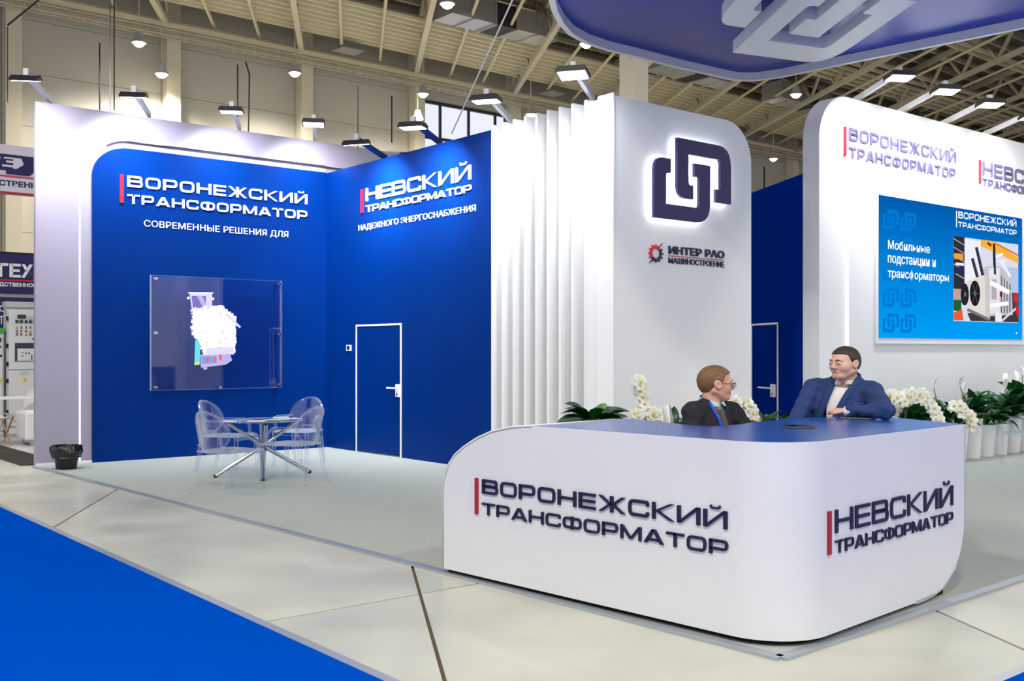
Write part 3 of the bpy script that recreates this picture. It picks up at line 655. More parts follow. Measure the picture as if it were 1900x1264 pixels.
H_([(-2.25, 2.395), (-2.17, 2.398), (-2.11, 2.28), (-2.112, 2.227), (-2.16, 2.225)], 'h_lav', -0.144, 0.002)
H_([(-2.311, 2.207), (-1.846, 2.242), (-1.648, 2.075), (-1.648, 1.825), (-1.682, 1.543), (-2.12, 1.513), (-2.232, 1.743), (-2.295, 1.834)], 'h_white')
H_([(-1.81, 2.12), (-1.785, 2.145), (-1.555, 1.95), (-1.575, 1.93)], 'h_pale', -0.13, 0.016); H_([(-2.271, 1.743), (-2.2, 1.743), (-2.208, 1.376), (-2.287, 1.369)], 'h_cyan'); H_([(-2.283, 1.42), (-2.206, 1.42), (-2.208, 1.376), (-2.287, 1.369)], 'h_yel', -0.142, 0.003)
H_([(-2.2, 1.52), (-1.731, 1.54), (-1.698, 1.434), (-1.797, 1.372), (-2.184, 1.33)], 'h_lav'); H_([(-2.2, 1.5), (-1.95, 1.5), (-1.95, 1.40), (-2.18, 1.38)], 'h_blue', -0.142, 0.002)
for x, z in ((-2.088, 1.447), (-1.968, 1.445), (-1.885, 1.48)): H_(arc(x, z, 0.024, 0.05, 0, 330, 11), 'h_red', -0.144, 0.003)
H_([(-2.10, 1.62), (-1.68, 1.64), (-1.67, 1.54), (-2.12, 1.515)], 'h_pale', -0.142, 0.003); H_(arc(-2.12, 1.32, 0.03, 0.022, 0, 330, 11), 'h_lav')
rr = random.Random(3)
HB = [(-2.311, 2.207), (-1.846, 2.242), (-1.648, 2.075), (-1.648, 1.825), (-1.682, 1.543), (-2.12, 1.513), (-2.232, 1.743), (-2.295, 1.834)]
for i in range(8):                                      # pipes, flanges and fins along the outline
    (xa, za), (xb, zb) = HB[i], HB[(i+1) % 8]; L_ = math.hypot(xb-xa, zb-za); k_ = max(2, int(L_/.045))
    for q_ in range(k_):
        t = (q_+rr.random()*.8)/k_; x, z = xa+(xb-xa)*t, za+(zb-za)*t; w_, h_ = rr.uniform(.012, .035), rr.uniform(.01, .03)
        H_([(x-w_, z-h_), (x+w_, z-h_), (x+w_, z+h_), (x-w_, z+h_)], rr.choice(['h_white', 'h_white', 'h_pale']), -0.13, 0.01)
for i in range(40):
    x = -2.25+rr.random()*0.55; z = 1.6+rr.random()*0.55; w_ = 0.03+rr.random()*0.1; h_ = rr.choice([.004, .006, .012])
    if rr.random() < .4: w_, h_ = h_, w_*.8
    H_([(x, z), (x+w_, z+rr.uniform(-.01, .01)), (x+w_, z+h_), (x, z+h_)], rr.choice(['h_pale', 'h_pale', 'h_lav', 'h_pale', 'h_lav', 'h_blue' if rr.random() < 0.3 else 'h_pale']), -0.142-0.0002*i, 0.002)
for i in range(10): H_(arc(-2.28+i*0.05, 2.2+rr.uniform(-.02, .04), rr.uniform(.012, .028), rr.uniform(.015, .03), 0, 330, 9), rr.choice(['h_white', 'h_pale', 'h_white']), -0.15, 0.003)
for x, z in ((-2.33, 1.93), (-2.31, 1.83), (-2.38, 2.36), (-2.0, 2.36), (-1.64, 1.72), (-1.66, 1.6)): H_(arc(x, z, 0.018, 0.02, 0, 330, 9), 'h_white')

# ================================================================== FLOODLIGHTS on arms
def floodlight(base, dv, L, tilt, label, arm_m='alu', power=31, aim=None, lit=True, tw=1.0):
    r = empty('floodlight', base, math.atan2(dv.y, dv.x), label, 'floodlight', 'floodlights on arms along the stand walls')
    mb().bar((-0.12, 0, 0.02), (L, 0, 0.10), 0.05, 0.07).build('arm', arm_m, r)
    mb().box(L-0.03, L+0.03, -0.03, 0.03, 0.07, 0.17).build('bracket', 'alu', r)
    hd = mb()
    R = Matrix.Rotation(tilt, 4, 'Y'); q = Matrix.Translation((L+0.02, 0, 0.06))
    def tb(x0, x1, y0, y1, z0, z1, m_): 
        o = len(m_.v); m_.box(x0, x1, y0, y1, z0, z1); m_.v[o:] = [tuple(q @ R @ Vector(v)) for v in m_.v[o:]]
    tb(-0.125, 0.125, -0.17*tw, 0.17*tw, -0.045, 0.0, hd)
    for i in range(7): tb(-0.115+i*0.035, -0.1+i*0.035, -0.155*tw, 0.155*tw, 0.0, 0.025, hd)
    h = hd.build('lamp_head', 'black', r)
    ln = mb(); tb(-0.105, 0.105, -0.15*tw, 0.15*tw, -0.052, -0.045, ln); ln.build('lens', 'lens', h)
    li = bpy.data.lights.new('flood_light', 'AREA'); li.shape = 'RECTANGLE'; li.size = 0.25; li.size_y = 0.34; li.energy = power; li.color = (0.96, 0.98, 1.0); li.spread = math.radians(120)
    o = bpy.data.objects.new('flood_light', li); C.objects.link(o); o.parent = r
    o.matrix_local = q @ Matrix.Rotation(math.radians(34), 4, 'Y') @ Matrix.Translation((0, 0, -0.09)); return r
mG = -Gd
for s, nm in ((-4.275, 'leftmost floodlight on a grey arm over the white left wall'), (-2.901, 'second floodlight from the left over the white left wall'), (-1.49, 'third floodlight from the left over the white left wall'), (-0.158, 'fourth floodlight from the left, nearest the wall corner')):
    floodlight(on(F_WA, s, 0.07, 5.02), mG, 1.0, math.radians({-4.275: 15, -2.901: 13, -1.49: 3, -0.158: -5}[s]), nm)
dB = -dirv(16)
for t, nm, am in ((1.54, 'floodlight on a blue arm next to the wall corner', 'blue_wall'), (2.984, 'floodlight on a blue arm over the middle wall before the window', 'blue_wall'), (4.56, 'floodlight on a grey arm over the first white slat', 'alu'), (6.1, 'floodlight on a grey arm high over the last white slats', 'alu')):
    floodlight(on(F_WB, t, 0.1, 4.52 if t < 4.4 else 4.58), dB, 0.95, math.radians(12 if t < 2 else 2 if t < 5 else -9), nm, am, 50 if t < 4.4 else 26)
for s, nm in ((1.08, 'first floodlight on a long white arm over the screen wall'), (2.227, 'second floodlight on a long white arm over the screen wall'), (3.475, 'third floodlight on a long white arm over the screen wall'), (4.786, 'fourth floodlight arm at the right picture edge over the screen wall')):
    floodlight(on(F_RP, s, 0.13, 5.12), mG, 1.15, math.radians(-6), nm, 'letter_white', 33)
# floodlight seen from behind on the neighbour side
floodlight(on(F_WA, 1.38, 0.2, 4.97), dirv(10), 0.5, math.radians(20), 'floodlight turned away behind the wall corner', 'alu', 20)

# ================================================================== HANGING CANOPY
CZ = 5.4
rim = [(0.4, 11.31), (0.44, 11.67), (0.54, 12.15), (0.68, 12.57), (0.91, 12.95), (1.2, 13.25), (1.62, 13.57), (2.26, 14.09), (2.95, 14.59), (3.1, 14.69), (3.24, 14.74), (3.38, 14.75), (3.51, 14.71), (3.77, 14.56), (4.4, 13.93), (5.14, 13.23), (6.07, 12.34), (7.2, 11.3), (8.0, 10.5), (8.2, 10.0), (8.0, 9.6), (5.4, 7.6), (4.4, 7.2), (3.4, 7.4), (1.4, 9.2), (0.7, 10.1), (0.45, 10.7)]
ca = empty('hanging_canopy', (0, 0, 0), label='big hanging blue canopy with a white rim at the top right', cat='canopy')
mb().prism(rim, CZ+0.11, CZ+0.4, 'z').build('canopy_sheet', 'canopy_blue', ca)
rin = inset_poly(rim, 0.07); m = mb(); n = len(rim)
for i in range(n):
    j = (i+1) % n; a_, b_, c_, e_ = rim[i], rim[j], rin[j], rin[i]
    m.add([(a_[0], a_[1], CZ), (b_[0], b_[1], CZ), (c_[0], c_[1], CZ), (e_[0], e_[1], CZ), (a_[0], a_[1], CZ+0.42), (b_[0], b_[1], CZ+0.42), (c_[0], c_[1], CZ+0.42), (e_[0], e_[1], CZ+0.42)], [(0, 3, 2, 1), (0, 1, 5, 4), (3, 7, 6, 2), (4, 5, 6, 7)])
m.build('rim', 'letter_white', ca)
cl = empty('canopy_logo', (0, 0, 0), label='large white three-dimensional logo hanging beneath the blue canopy', cat='logo')
def cmap(x, z): u, v = x-0.963, 4.13-z; return (2.64+1.276*u+0.30*v, 12.44+0.526*u-3.3*v)
for P in (L1, L2):
    q = [cmap(p.x, p.y) for p in fillet([(x, z, r) for x, z, r in P], 0, True)]
    mb().prism(q, 5.15, 5.29, 'z').build('logo_piece', 'letter_white', cl)
for p in ((2.75, 12.1), (3.75, 12.3), (3.15, 11.5), (2.5, 10.9), (3.9, 10.8), (2.8, 10.6)): mb().tube([(p[0], p[1], 5.28), (p[0], p[1], CZ+0.12)], 0.006, 5).build('wire', 'steel', cl)
for p in ((1.2, 12.5), (3.4, 14.3), (6, 12), (3.5, 8)): mb().tube([(p[0], p[1], CZ+0.4), (p[0], p[1], 16)], 0.01, 5).build('suspension_wire', 'steel', ca)
# ================================================================== RECEPTION COUNTER
PL, dL, nL = Vector((-0.489, 7.377)), Vector((0.692, -0.722)), Vector((0.722, 0.692))
PR, dR, nR = Vector((1.435, 5.37)), Vector((0.722, 0.692)), Vector((-0.692, 0.722))
RC = 0.36; tL = 2.78
ztab = [(0, .589), (.006, .65), (.02, .70), (.059, .784), (.129, .858), (.22, .917), (.355, .985), (.507, 1.041), (.696, 1.08), (.898, 1.1)]
btab = [(1.45, .044), (1.577, .044), (1.70, .052), (1.822, .075), (1.93, .12), (2.015, .175), (2.06, .22), (2.098, .271), (2.13, .33), (2.148, .39), (2.155, .5)]
cols = []
for t in [a for a, _ in ztab] + [1.4, 1.9, tL-RC]:
    cols.append((PL+dL*t, nL, .044, float(np.interp(t, [a for a, _ in ztab], [b for _, b in ztab]))))
cc = PL+dL*(tL-RC)+nL*RC
for k in range(1, 12):
    a = math.pi/2*k/12; n_ = (nL*math.cos(a)+nR*math.sin(a)).normalized(); cols.append((cc-n_*RC, n_, .044, 1.1))
uo = RC
for u in [uo, 0.9] + [a for a, _ in btab]:
    cols.append((PR+dR*u, nR, float(np.interp(u, [a for a, _ in btab], [b for _, b in btab])), 1.1))
ct = empty('reception_counter', (0, 0, 0), label='white curved reception counter with a blue top and company names', cat='counter')
m = mb(); T = 0.04; n = len(cols); vs = []
for p, nn, zb, zt in cols:
    q = p+nn*T; vs += [(p.x, p.y, zb), (p.x, p.y, zt), (q.x, q.y, zt), (q.x, q.y, zb)]
fs = []
for i in range(n-1):
    a = 4*i; b = a+4; fs += [(a, b, b+1, a+1), (a+1, b+1, b+2, a+2), (a+2, b+2, b+3, a+3), (a+3, b+3, b, a)]
fs += [(0, 1, 2, 3), (4*n-1, 4*n-2, 4*n-3, 4*n-4)]
m.add(vs, fs).build('front_shell', 'white_counter', ct, smooth=True)
def side(curve, nn, depth, name):
    vs = []; fs = []
    for p, z in curve: q = p+nn*depth; vs += [(p.x, p.y, z), (q.x, q.y, z)]
    for i in range(len(curve)-1): fs.append((2*i, 2*i+1, 2*i+3, 2*i+2))
    o = mb().add(vs, fs).build(name, 'white_counter', ct, smooth=True); so = o.modifiers.new('s', 'SOLIDIFY'); so.thickness = 0.02; so.offset = 0
side([(PL, .044)] + [(PL+dL*t, z-0.001) for t, z in ztab], nL, 0.84, 'end_shell')
side([(PR+dR*2.145, 1.09)] + [(PR+dR*(u-.01), z+.001) for u, z in btab[::-1]], nR, 0.55, 'end_shell')
outer = [p+nn*0.012 for p, nn, zb, zt in cols if zt > 1.098]
innr = [(2.87, 7.22), (2.77, 7.56), (2.45, 7.68), (2.01, 7.47), (1.65, 7.06), (1.5, 6.86), (1.4, 6.76), (1.33, 6.69), (1.28, 6.68), (1.2, 6.75), (1.11, 6.9), (.94, 7.25), (.86, 7.38), (.77, 7.42)]
mb().prism([tuple(p) for p in outer]+innr, 1.06, 1.1015, 'z').build('counter_top', 'blue_top', ct)
vs = []; fs = []
for i, (p, nn, zb, zt) in enumerate(cols[:-6]):
    q = p+nn*0.05; vs += [(q.x, q.y, .012), (q.x, q.y, .05)]
for i in range(len(cols)-7): fs.append((2*i, 2*i+2, 2*i+3, 2*i+1))
mb().add(vs, fs).build('plinth', 'dark_gap', ct)
vs = []; fs = []
for i, (x, y) in enumerate(innr[2:]): vs += [(x, y-0.0, .013), (x, y, 1.06)]
for i in range(len(innr)-3): fs.append((2*i, 2*i+2, 2*i+3, 2*i+1))
o = mb().add(vs, fs).build('inner_shell', 'white_counter', ct, smooth=True); so = o.modifiers.new('s', 'SOLIDIFY'); so.thickness = 0.03; so.offset = 1
sg = sign(F_CL, 'navy company name with a dark red bar on the counter left face')
letters('ВОРОНЕЖСКИЙ', .421, 2.401, .617, .714, 0, 'navy', sg, 0.012); letters('ТРАНСФОРМАТОР', .421, 2.405, .474, .555, 0, 'navy', sg, 0.012); bar_box(sg, .348, .377, .469, .716, 'dark_red', 0, 0.012)
sg = sign(F_CR, 'navy company name with a dark red bar on the counter right face')
letters('НЕВСКИЙ', .453, 1.943, .591, .718, 0, 'navy', sg, 0.012, 0.16); letters('ТРАНСФОРМАТОР', .453, 1.943, .478, .549, 0, 'navy', sg, 0.012, 0.16); bar_box(sg, .373, .405, .481, .717, 'dark_red', 0, 0.012)
def phone(x, y, rz, label, w_=0.085, l_=0.17):
    r = empty('smartphone', (x, y, 1.1015), rz, label, 'phone', 'phones lying on the counter')
    mb().box(-l_/2, l_/2, -w_/2, w_/2, 0, 0.012).build('body', 'phone_edge', r, bevel=0.004); mb().box(-l_/2+.006, l_/2-.006, -w_/2+.005, w_/2-.005, 0.012, 0.0135).build('screen', 'black_gloss', r)
phone(1.80, 6.55, math.radians(12), 'black smartphone lying alone near the counter corner', 0.14, 0.17)
phone(2.44, 7.38, math.radians(-28), 'black smartphone lying beside the hand of the man in blue', 0.09, 0.2)

# ================================================================== PEOPLE (signed-distance bodies)
def nets(fn, lo, hi, h):
    lo = np.array(lo, float); hi = np.array(hi, float); N = np.ceil((hi-lo)/h).astype(int)+1
    ax = [lo[i]+h*np.arange(N[i]) for i in range(3)]
    Gx, Gy, Gz = np.meshgrid(*ax, indexing='ij'); P = np.stack([Gx, Gy, Gz], -1).reshape(-1, 3)
    D = fn(P).reshape(N)
    M = N-1; sl = lambda o: D[o[0]:o[0]+M[0], o[1]:o[1]+M[1], o[2]:o[2]+M[2]]
    acc = np.zeros(tuple(M)+(3,)); cnt = np.zeros(tuple(M))
    cs = [(i, j, k) for i in (0, 1) for j in (0, 1) for k in (0, 1)]
    for a in cs:
        for ax_ in range(3):
            if a[ax_] == 0:
                b = list(a); b[ax_] = 1; v0, v1 = sl(a), sl(b); mk = (v0 < 0) != (v1 < 0)
                t = np.where(mk, v0/np.where(mk, v0-v1, 1), 0)
                for c in range(3): acc[..., c] += np.where(mk, a[c]+(t if c == ax_ else 0), 0)
                cnt += mk
    act = cnt > 0; idx = -np.ones(tuple(M), int); idx[act] = np.arange(act.sum())
    ii = np.argwhere(act); V = lo+h*(ii+acc[act]/cnt[act][:, None])
    F = []
    for ax_ in range(3):
        u, v = (ax_+1) % 3, (ax_+2) % 3
        d0 = np.take(D, range(N[ax_]-1), ax_); d1 = np.take(D, range(1, N[ax_]), ax_)
        E_ = np.argwhere((d0 < 0) != (d1 < 0)); E_ = E_[(E_[:, u] > 0) & (E_[:, v] > 0) & (E_[:, u] < M[u]) & (E_[:, v] < M[v])]
        q = []
        for du, dv in ((-1, -1), (0, -1), (0, 0), (-1, 0)):
            e = E_.copy(); e[:, u] += du; e[:, v] += dv; q.append(idx[e[:, 0], e[:, 1], e[:, 2]])
        q = np.stack(q, 1); neg = d0[E_[:, 0], E_[:, 1], E_[:, 2]] < 0
        q[~neg] = q[~neg][:, ::-1]; F.append(q)
    return V, np.concatenate(F)
def ell(P, c, r, R=None):
    q = P-np.array(c); q = q@R if R is not None else q; r = np.array(r); k0 = np.linalg.norm(q/r, axis=1); k1 = np.linalg.norm(q/(r*r), axis=1)+1e-9
    return k0*(k0-1)/k1
def cap(P, a, b, ra, rb=None):
    a, b = np.array(a, float), np.array(b, float); rb = ra if rb is None else rb; d = b-a; t = np.clip(((P-a)@d)/(d@d+1e-12), 0, 1)
    return np.linalg.norm(P-a-t[:, None]*d, axis=1)-(ra+(rb-ra)*t)
def smin(a, b, k=0.02):
    h = np.clip(0.5+0.5*(b-a)/k, 0, 1); return b+(a-b)*h-k*h*(1-h)
def smax(a, b, k=0.02): return -smin(-a, -b, k)
def to_obj(name, V, F, mats, parent, mi=None):
    me = bpy.data.meshes.new(name); me.from_pydata(V.tolist(), [], F.tolist())
    for m_ in mats: me.materials.append(MATS[m_])
    if mi is not None: me.polygons.foreach_set('material_index', mi.astype(np.int32))
    me.polygons.foreach_set('use_smooth', [True]*len(me.polygons)); me.update()
    o = bpy.data.objects.new(name, me); C.objects.link(o); o.parent = parent; return o
SX = 1.14
def head_fn(P, fat=0.0):
    s = lambda y: np.array([1, y, 1])
    d = ell(P, (-.012, 0, .03), (.098, .079, .087))
    d = smin(d, ell(P, (.024, 0, -.035), (.066, .063+fat, .082)), .03)
    d = smin(d, ell(P, (.066, 0, -.098), (.026, .03+fat, .024)), .025)
    for y in (-1, 1):
        d = smin(d, cap(P, (-.02, y*(.056+fat), -.055), (.052, y*.026, -.1), .022, .018), .03)
        d = smin(d, ell(P, (.050, y*.037, -.030), (.032, .028+fat, .034)), .03)
        d = smin(d, cap(P, (.086, y*.012, .017), (.076, y*.046, .02), .012, .010), .014)
        d = smax(d, -ell(P, (.104, y*.033, -.002), (.02, .021, .013)), .012)
        d = smin(d, ell(P, (.083, y*.033, -.003), (.015, .017, .0125)), .004)
        e = ell(P, (-.012, y*.084, -.01), (.026, .011, .034), np.array([[.94, 0, -.34], [0, 1, 0], [.34, 0, .94]]))
        e = smax(e, -ell(P, (-.006, y*.096, -.008), (.014, .009, .02)), .006)
        d = smin(d, e, .008)
    d = smin(d, cap(P, (.09, 0, .008), (.111, 0, -.030), .0075, .0118), .012)
    for y in (-1, 1): d = smin(d, ell(P, (.102, y*.012, -.036), (.012, .0085, .009)), .006)
    d = smin(d, cap(P, (.083, -.018, -.066), (.083, .018, -.066), .0085), .012); d = smin(d, cap(P, (.081, -.014, -.0775), (.081, .014, -.0775), .0085), .010)
    d = smax(d, -cap(P, (.094, -.019, -.0718), (.094, .019, -.0718), .0026), .004)
    return d
def hair_fn(P, front, thick, side_, back):
    base = smin(ell(P, (-.012, 0, .03), (.098+thick, .079+thick*.8, .087+thick)), ell(P, (-.055, 0, -.01), (.055, .066, .07)), .03)
    x = P[:, 0]; line = np.interp(x, [-.14, -.05, -.03, -.005, .012, .024, .04, front, .14], [back, back+.02, -.005, .012, .0, .022, .05, .066, .075])
    line = line+.012*np.clip(np.abs(P[:, 1])/.08, 0, 1)*(x > .03)
    wave = side_*(.0022*np.sin(P[:, 1]*230+P[:, 2]*40)+.0014*np.sin(P[:, 1]*410-x*60+P[:, 2]*50))
    d = smax(base+wave, line-P[:, 2], .01); 
    return smax(d, -(ell(P, (-.012, 0, .03), (.09, .071, .08))), .004)
def person(origin, label, hp, hf, hpitch, N, f, Rs, Ls, Re, Le, Rw, Lw, hip, mats, stout, hair_args, fat, knee, seat_z, extras):
    r = empty('person', origin, 0, label, 'person'); o3 = np.array(origin, float)
    hf = np.array(hf, float)/np.linalg.norm(hf); hl = np.array([-hf[1], hf[0], 0]); RM = np.stack([hf, hl, np.array([0, 0, 1.])], 1)
    c, s_ = math.cos(hpitch), math.sin(hpitch); PM = np.array([[c, 0, s_], [0, 1, 0], [-s_, 0, c]])
    hp = np.array(hp, float)
    tow = lambda V: (V@PM.T*np.array([SX, SX, 1]))@RM.T+hp-o3
    tol = lambda W: (((np.array(W, float)-hp)@RM)/np.array([SX, SX, 1]))@PM
    nb = tol(np.array(N)+np.array([0, 0, -.1]))
    def hfn(P): return smin(head_fn(P, fat), cap(P, (-.03, 0, -.06), nb, .052+fat*.6, .066+fat*.6), .025)
    V, F = nets(hfn, (-.14, -.13, -.27), (.14, .13, .135), .0035)
    cen = V[F].mean(1); lip = (cap(cen, (.091, -.017, -.0718), (.091, .017, -.0718), .0085) < 0).astype(int)
    Vs, Fs, Ms = [tow(V)], [F], [lip]; off = len(V)
    f = np.array(f, float)/np.linalg.norm(f); l = np.array([-f[1], f[0], 0]); TM = np.stack([f, l, np.array([0, 0, 1.])], 1)
    N = np.array(N, float); hip = np.array(hip, float)
    # hands: palm, four bent fingers and a thumb
    for (E_, W_, sgn, show) in ((Le, Lw, 1, True), (Re, Rw, -1, False)):
        W_ = np.array(W_, float); E_ = np.array(E_, float); d_ = W_-E_; d_[2] *= 0.2; d_ /= np.linalg.norm(d_); sd = np.array([d_[1], -d_[0], 0])*sgn; z_ = np.array([0, 0, 1.])
        def hand(P):
            q = cap(P, E_+(W_-E_)*.6, W_, .032, .028); q = smin(q, ell(P, W_+d_*.05+z_*.002, (.052, .043, .02), np.stack([d_, sd, z_], 1)), .015)
            for k, (o_, ln) in enumerate(((-.034, .85), (-.012, 1.0), (.011, .95), (.032, .78))):
                a = W_+d_*.085+sd*o_+z_*.004; b = a+d_*.034*ln-z_*.010; e = b+d_*.010-z_*.018*ln
                q = smin(q, cap(P, a, b, .0105, .0095), .006); q = smin(q, cap(P, b, e, .0095, .008), .003)
            a = W_+d_*.03-sd*.035-z_*.004; b = a+d_*.035-sd*.016-z_*.008; e = b+d_*.026+sd*.004-z_*.004
            q = smin(q, cap(P, a, b, .013, .011), .01); return smin(q, cap(P, b, e, .011, .009), .004)
        mn = np.minimum(W_, E_+(W_-E_)*.5)-.06; mx = np.maximum(W_+d_*.16, E_+(W_-E_)*.5)+.06; mn = np.minimum(mn, W_+d_*.16-.06); mx = np.maximum(mx, W_+.06)
        V, F = nets(hand, mn, mx, .004); Vs.append(V-o3); Fs.append(F+off); Ms.append(np.zeros(len(F), int)); off += len(V)
    body = to_obj('body', np.concatenate(Vs), np.concatenate(Fs), [mats['skin'], 'lips'], r, np.concatenate(Ms))
    # eyes, brows
    for y in (-1, 1):
        m_ = mb().sphere((.0865, y*.033, -.003), (.0118, .0130, .0066), 12, 8); m_.v = [tuple(v) for v in tow(np.array(m_.v))]; e_ = m_.build('eye', 'eye_white', r, smooth=True)
        m_ = mb().sphere((.0955, y*.034, -.0025), (.0042, .0058, .0056), 10, 6); m_.v = [tuple(v) for v in tow(np.array(m_.v))]; m_.build('iris', 'iris', e_, smooth=True)
        m_ = mb().tube([(.099, y*.014, .0215), (.097, y*.03, .0255), (.082, y*.049, .018)], [.003, .004, .002], 6); m_.v = [tuple(v) for v in tow(np.array(m_.v))]; m_.build('eyebrow', mats['hair'], r, smooth=True)
    V, F = nets(lambda P: hair_fn(P, *hair_args), (-.15, -.12, -.12), (.14, .12, .15), .0038); to_obj('hair', tow(V), F, [mats['hair']], r)
    # jacket with lapels over a shirt
    Rs, Ls, Re, Le, Rw, Lw = [np.array(a, float) for a in (Rs, Ls, Re, Le, Rw, Lw)]
    ch = N+np.array([0, 0, -.2])-f*.005; be = (N+hip)/2+np.array([0, 0, -.05])+f*.01-l*extras.get('lean', 0)
    def torso(P, g=0.0):
        d = ell(P, ch, (.125+stout+g, .185+stout+g, .21+g), TM); d = smin(d, ell(P, be, (.13+stout*1.5+g, .175+stout+g, .21+g), TM), .08)
        d = smin(d, ell(P, hip, (.15+g, .185+g, .13+g), TM), .06)
        d = smin(d, cap(P, Rs, Ls, .062+g), .05)
        for s_ in (Rs, Ls): d = smin(d, cap(P, N+np.array([0, 0, .0]), s_+np.array([0, 0, .015]), .058+g, .05+g), .04)
        return d
    def vlocal(P): q = (P-N)@TM; return q[:, 0], q[:, 1], -q[:, 2]     # forward, lateral, depth below neck
    def opening(P):
        fw, la, dn = vlocal(P); wd = np.interp(dn, [-.06, 0, .06, .15, .3, .5], [.07, .062, .05, .042, .036, .02])
        return np.maximum(np.abs(la-extras.get('vshift', 0)*dn)-wd, -fw-.02)
    def jacket(P):
        d = torso(P); 
        fold = .004*np.sin(P[:, 2]*70+P[:, 0]*30)+.003*np.sin(P[:, 0]*90-P[:, 2]*50)
        for a, b, e in ((Rs, Re, Rw), (Ls, Le, Lw)):
            arm = smin(cap(P, a, b, .074+stout*.3, .056), cap(P, b, b+(e-b)*.9, .056, .042), .03)+fold*.9
            d = smin(d, arm, .035)
        op = opening(P); fw, la, dn = vlocal(P)
        d = d-.010*((op < .055) & (op > 0) & (fw > 0) & (dn < .36))           # lapel thickness
        d = smax(d, -np.maximum(op, -.5), .006)
        neck = cap(P, N+np.array([0, 0, -.1]), N+np.array([0, 0, .2]), .084)
        q_ = (P-N)@TM; rr2 = np.sqrt(q_[:, 0]**2+q_[:, 1]**2); cz = q_[:, 2]-.022+.35*q_[:, 0]
        jc = np.maximum(np.abs(rr2-.094-fat)-.010, np.abs(cz)-.024); jc = np.maximum(jc, q_[:, 0]-.045); d = smin(d, jc, .012) if extras.get('jc', True) else d
        return smax(d, -neck, .006)
    alls = np.stack([Rs, Ls, Re, Le, Rw, Lw, hip, N]); mn = alls.min(0)-.2; mx = alls.max(0)+.2; mn[2] = hip[2]-.14; mx[2] = N[2]+.1
    V, F = nets(jacket, mn, mx, .008); to_obj('jacket', V-o3, F, [mats['jacket']], r)
    def shirt(P):
        d = torso(P, -.013); fw, la, dn = vlocal(P); d = np.maximum(d, -fw-.06); d = np.maximum(d, np.abs(la)-.12)
        for b, e in ((Le, Lw), (Re, Rw)):
            cu = np.maximum(cap(P, b, b+(e-b)*1.0, .04, .037), -(((P-b)@((e-b)/np.linalg.norm(e-b)))-np.linalg.norm(e-b)*.84)); cu = np.maximum(cu, ((P-e)@((e-b)/np.linalg.norm(e-b)))-.012); d = np.minimum(d, cu)
        return d
    V, F = nets(shirt, mn, mx+np.array([0, 0, .02]), .0075); sh_ = to_obj('shirt', V-o3, F, [mats['shirt']], r)
    for sd_ in (-1, 1):                                                # folded collar, one wing each side
        vs = []; fs = []; K = 12
        for k in range(K+1):
            t = k/K; th = math.radians(180-170*t); up_ = .062-.054*t**1.3; lo_ = .012-.030*t-.034*math.sin(math.pi*min(1, t/.92))**2*t*t*1.6; ru = .077+fat; rl = .090+fat+.012*t**3
            for rr_, zz in ((ru, up_-.012), (ru+.004, up_), (rl, lo_)):
                vs.append(tuple(N-o3+f*math.cos(th)*rr_*1.04+l*sd_*math.sin(th)*rr_+np.array([0, 0, zz])))
        for k in range(K):
            for c_ in range(2): a = k*3+c_; fs.append((a, a+1, a+4, a+3))
        co_ = mb().add(vs, fs).build('collar_wing', mats['shirt'], sh_, smooth=True); so_ = co_.modifiers.new('s', 'SOLIDIFY'); so_.thickness = .005
    # trousers
    m_ = None
    kn = np.array(knee, float)
    def trou(P):
        d = ell(P, hip-np.array([0, 0, .03]), (.15, .18, .12), TM)
        for s_ in (-1, 1):
            a = hip+l*s_*.09-np.array([0, 0, .04]); b = kn+l*s_*.1; e = np.array([b[0]-f[0]*.05, b[1]-f[1]*.05, .34 if seat_z > .7 else .12])
            d = smin(d, smin(cap(P, a, b, .085, .06), cap(P, b, e, .06, .045), .02), .04); d = smin(d, cap(P, e, e+f*.16+np.array([0, 0, -.04]), .042, .035), .02)
        return d
    mn2 = np.minimum(hip, kn)-.3; mx2 = np.maximum(hip, kn)+.3; mn2[2] = .0; mx2[2] = hip[2]+.08
    V, F = nets(trou, mn2, mx2, .014); to_obj('trousers', V-o3, F, ['trousers'], r)
    return r, dict(N=N, f=f, l=l, TM=TM, torso=torso, tow=tow, o3=o3)
mans = {}
# man in the blue jacket leaning on the counter
N2 = (2.53, 7.88, 1.35)
p2, b2_ = person((2.55, 7.95, 0), 'man in a blue jacket and white shirt leaning an elbow on the counter', (2.500, 7.82, 1.496), (-.86, -.5, 0), 0.03, N2, (-.5, -.866, 0),
    (2.325, 8.0, 1.29), (2.685, 7.76, 1.275), (2.13, 7.86, 1.04), (2.625, 7.29, 1.167), (2.22, 7.62, .93), (2.40, 7.47, 1.152), (2.56, 8.02, .86),
    dict(skin='skin', hair='hair_dark', jacket='jacket_blue', shirt='shirt_white'),   .03, (.078, .009, .3, -.07), .006, (2.36, 7.62, .80), .78, dict(vshift=-.42, lean=.07))
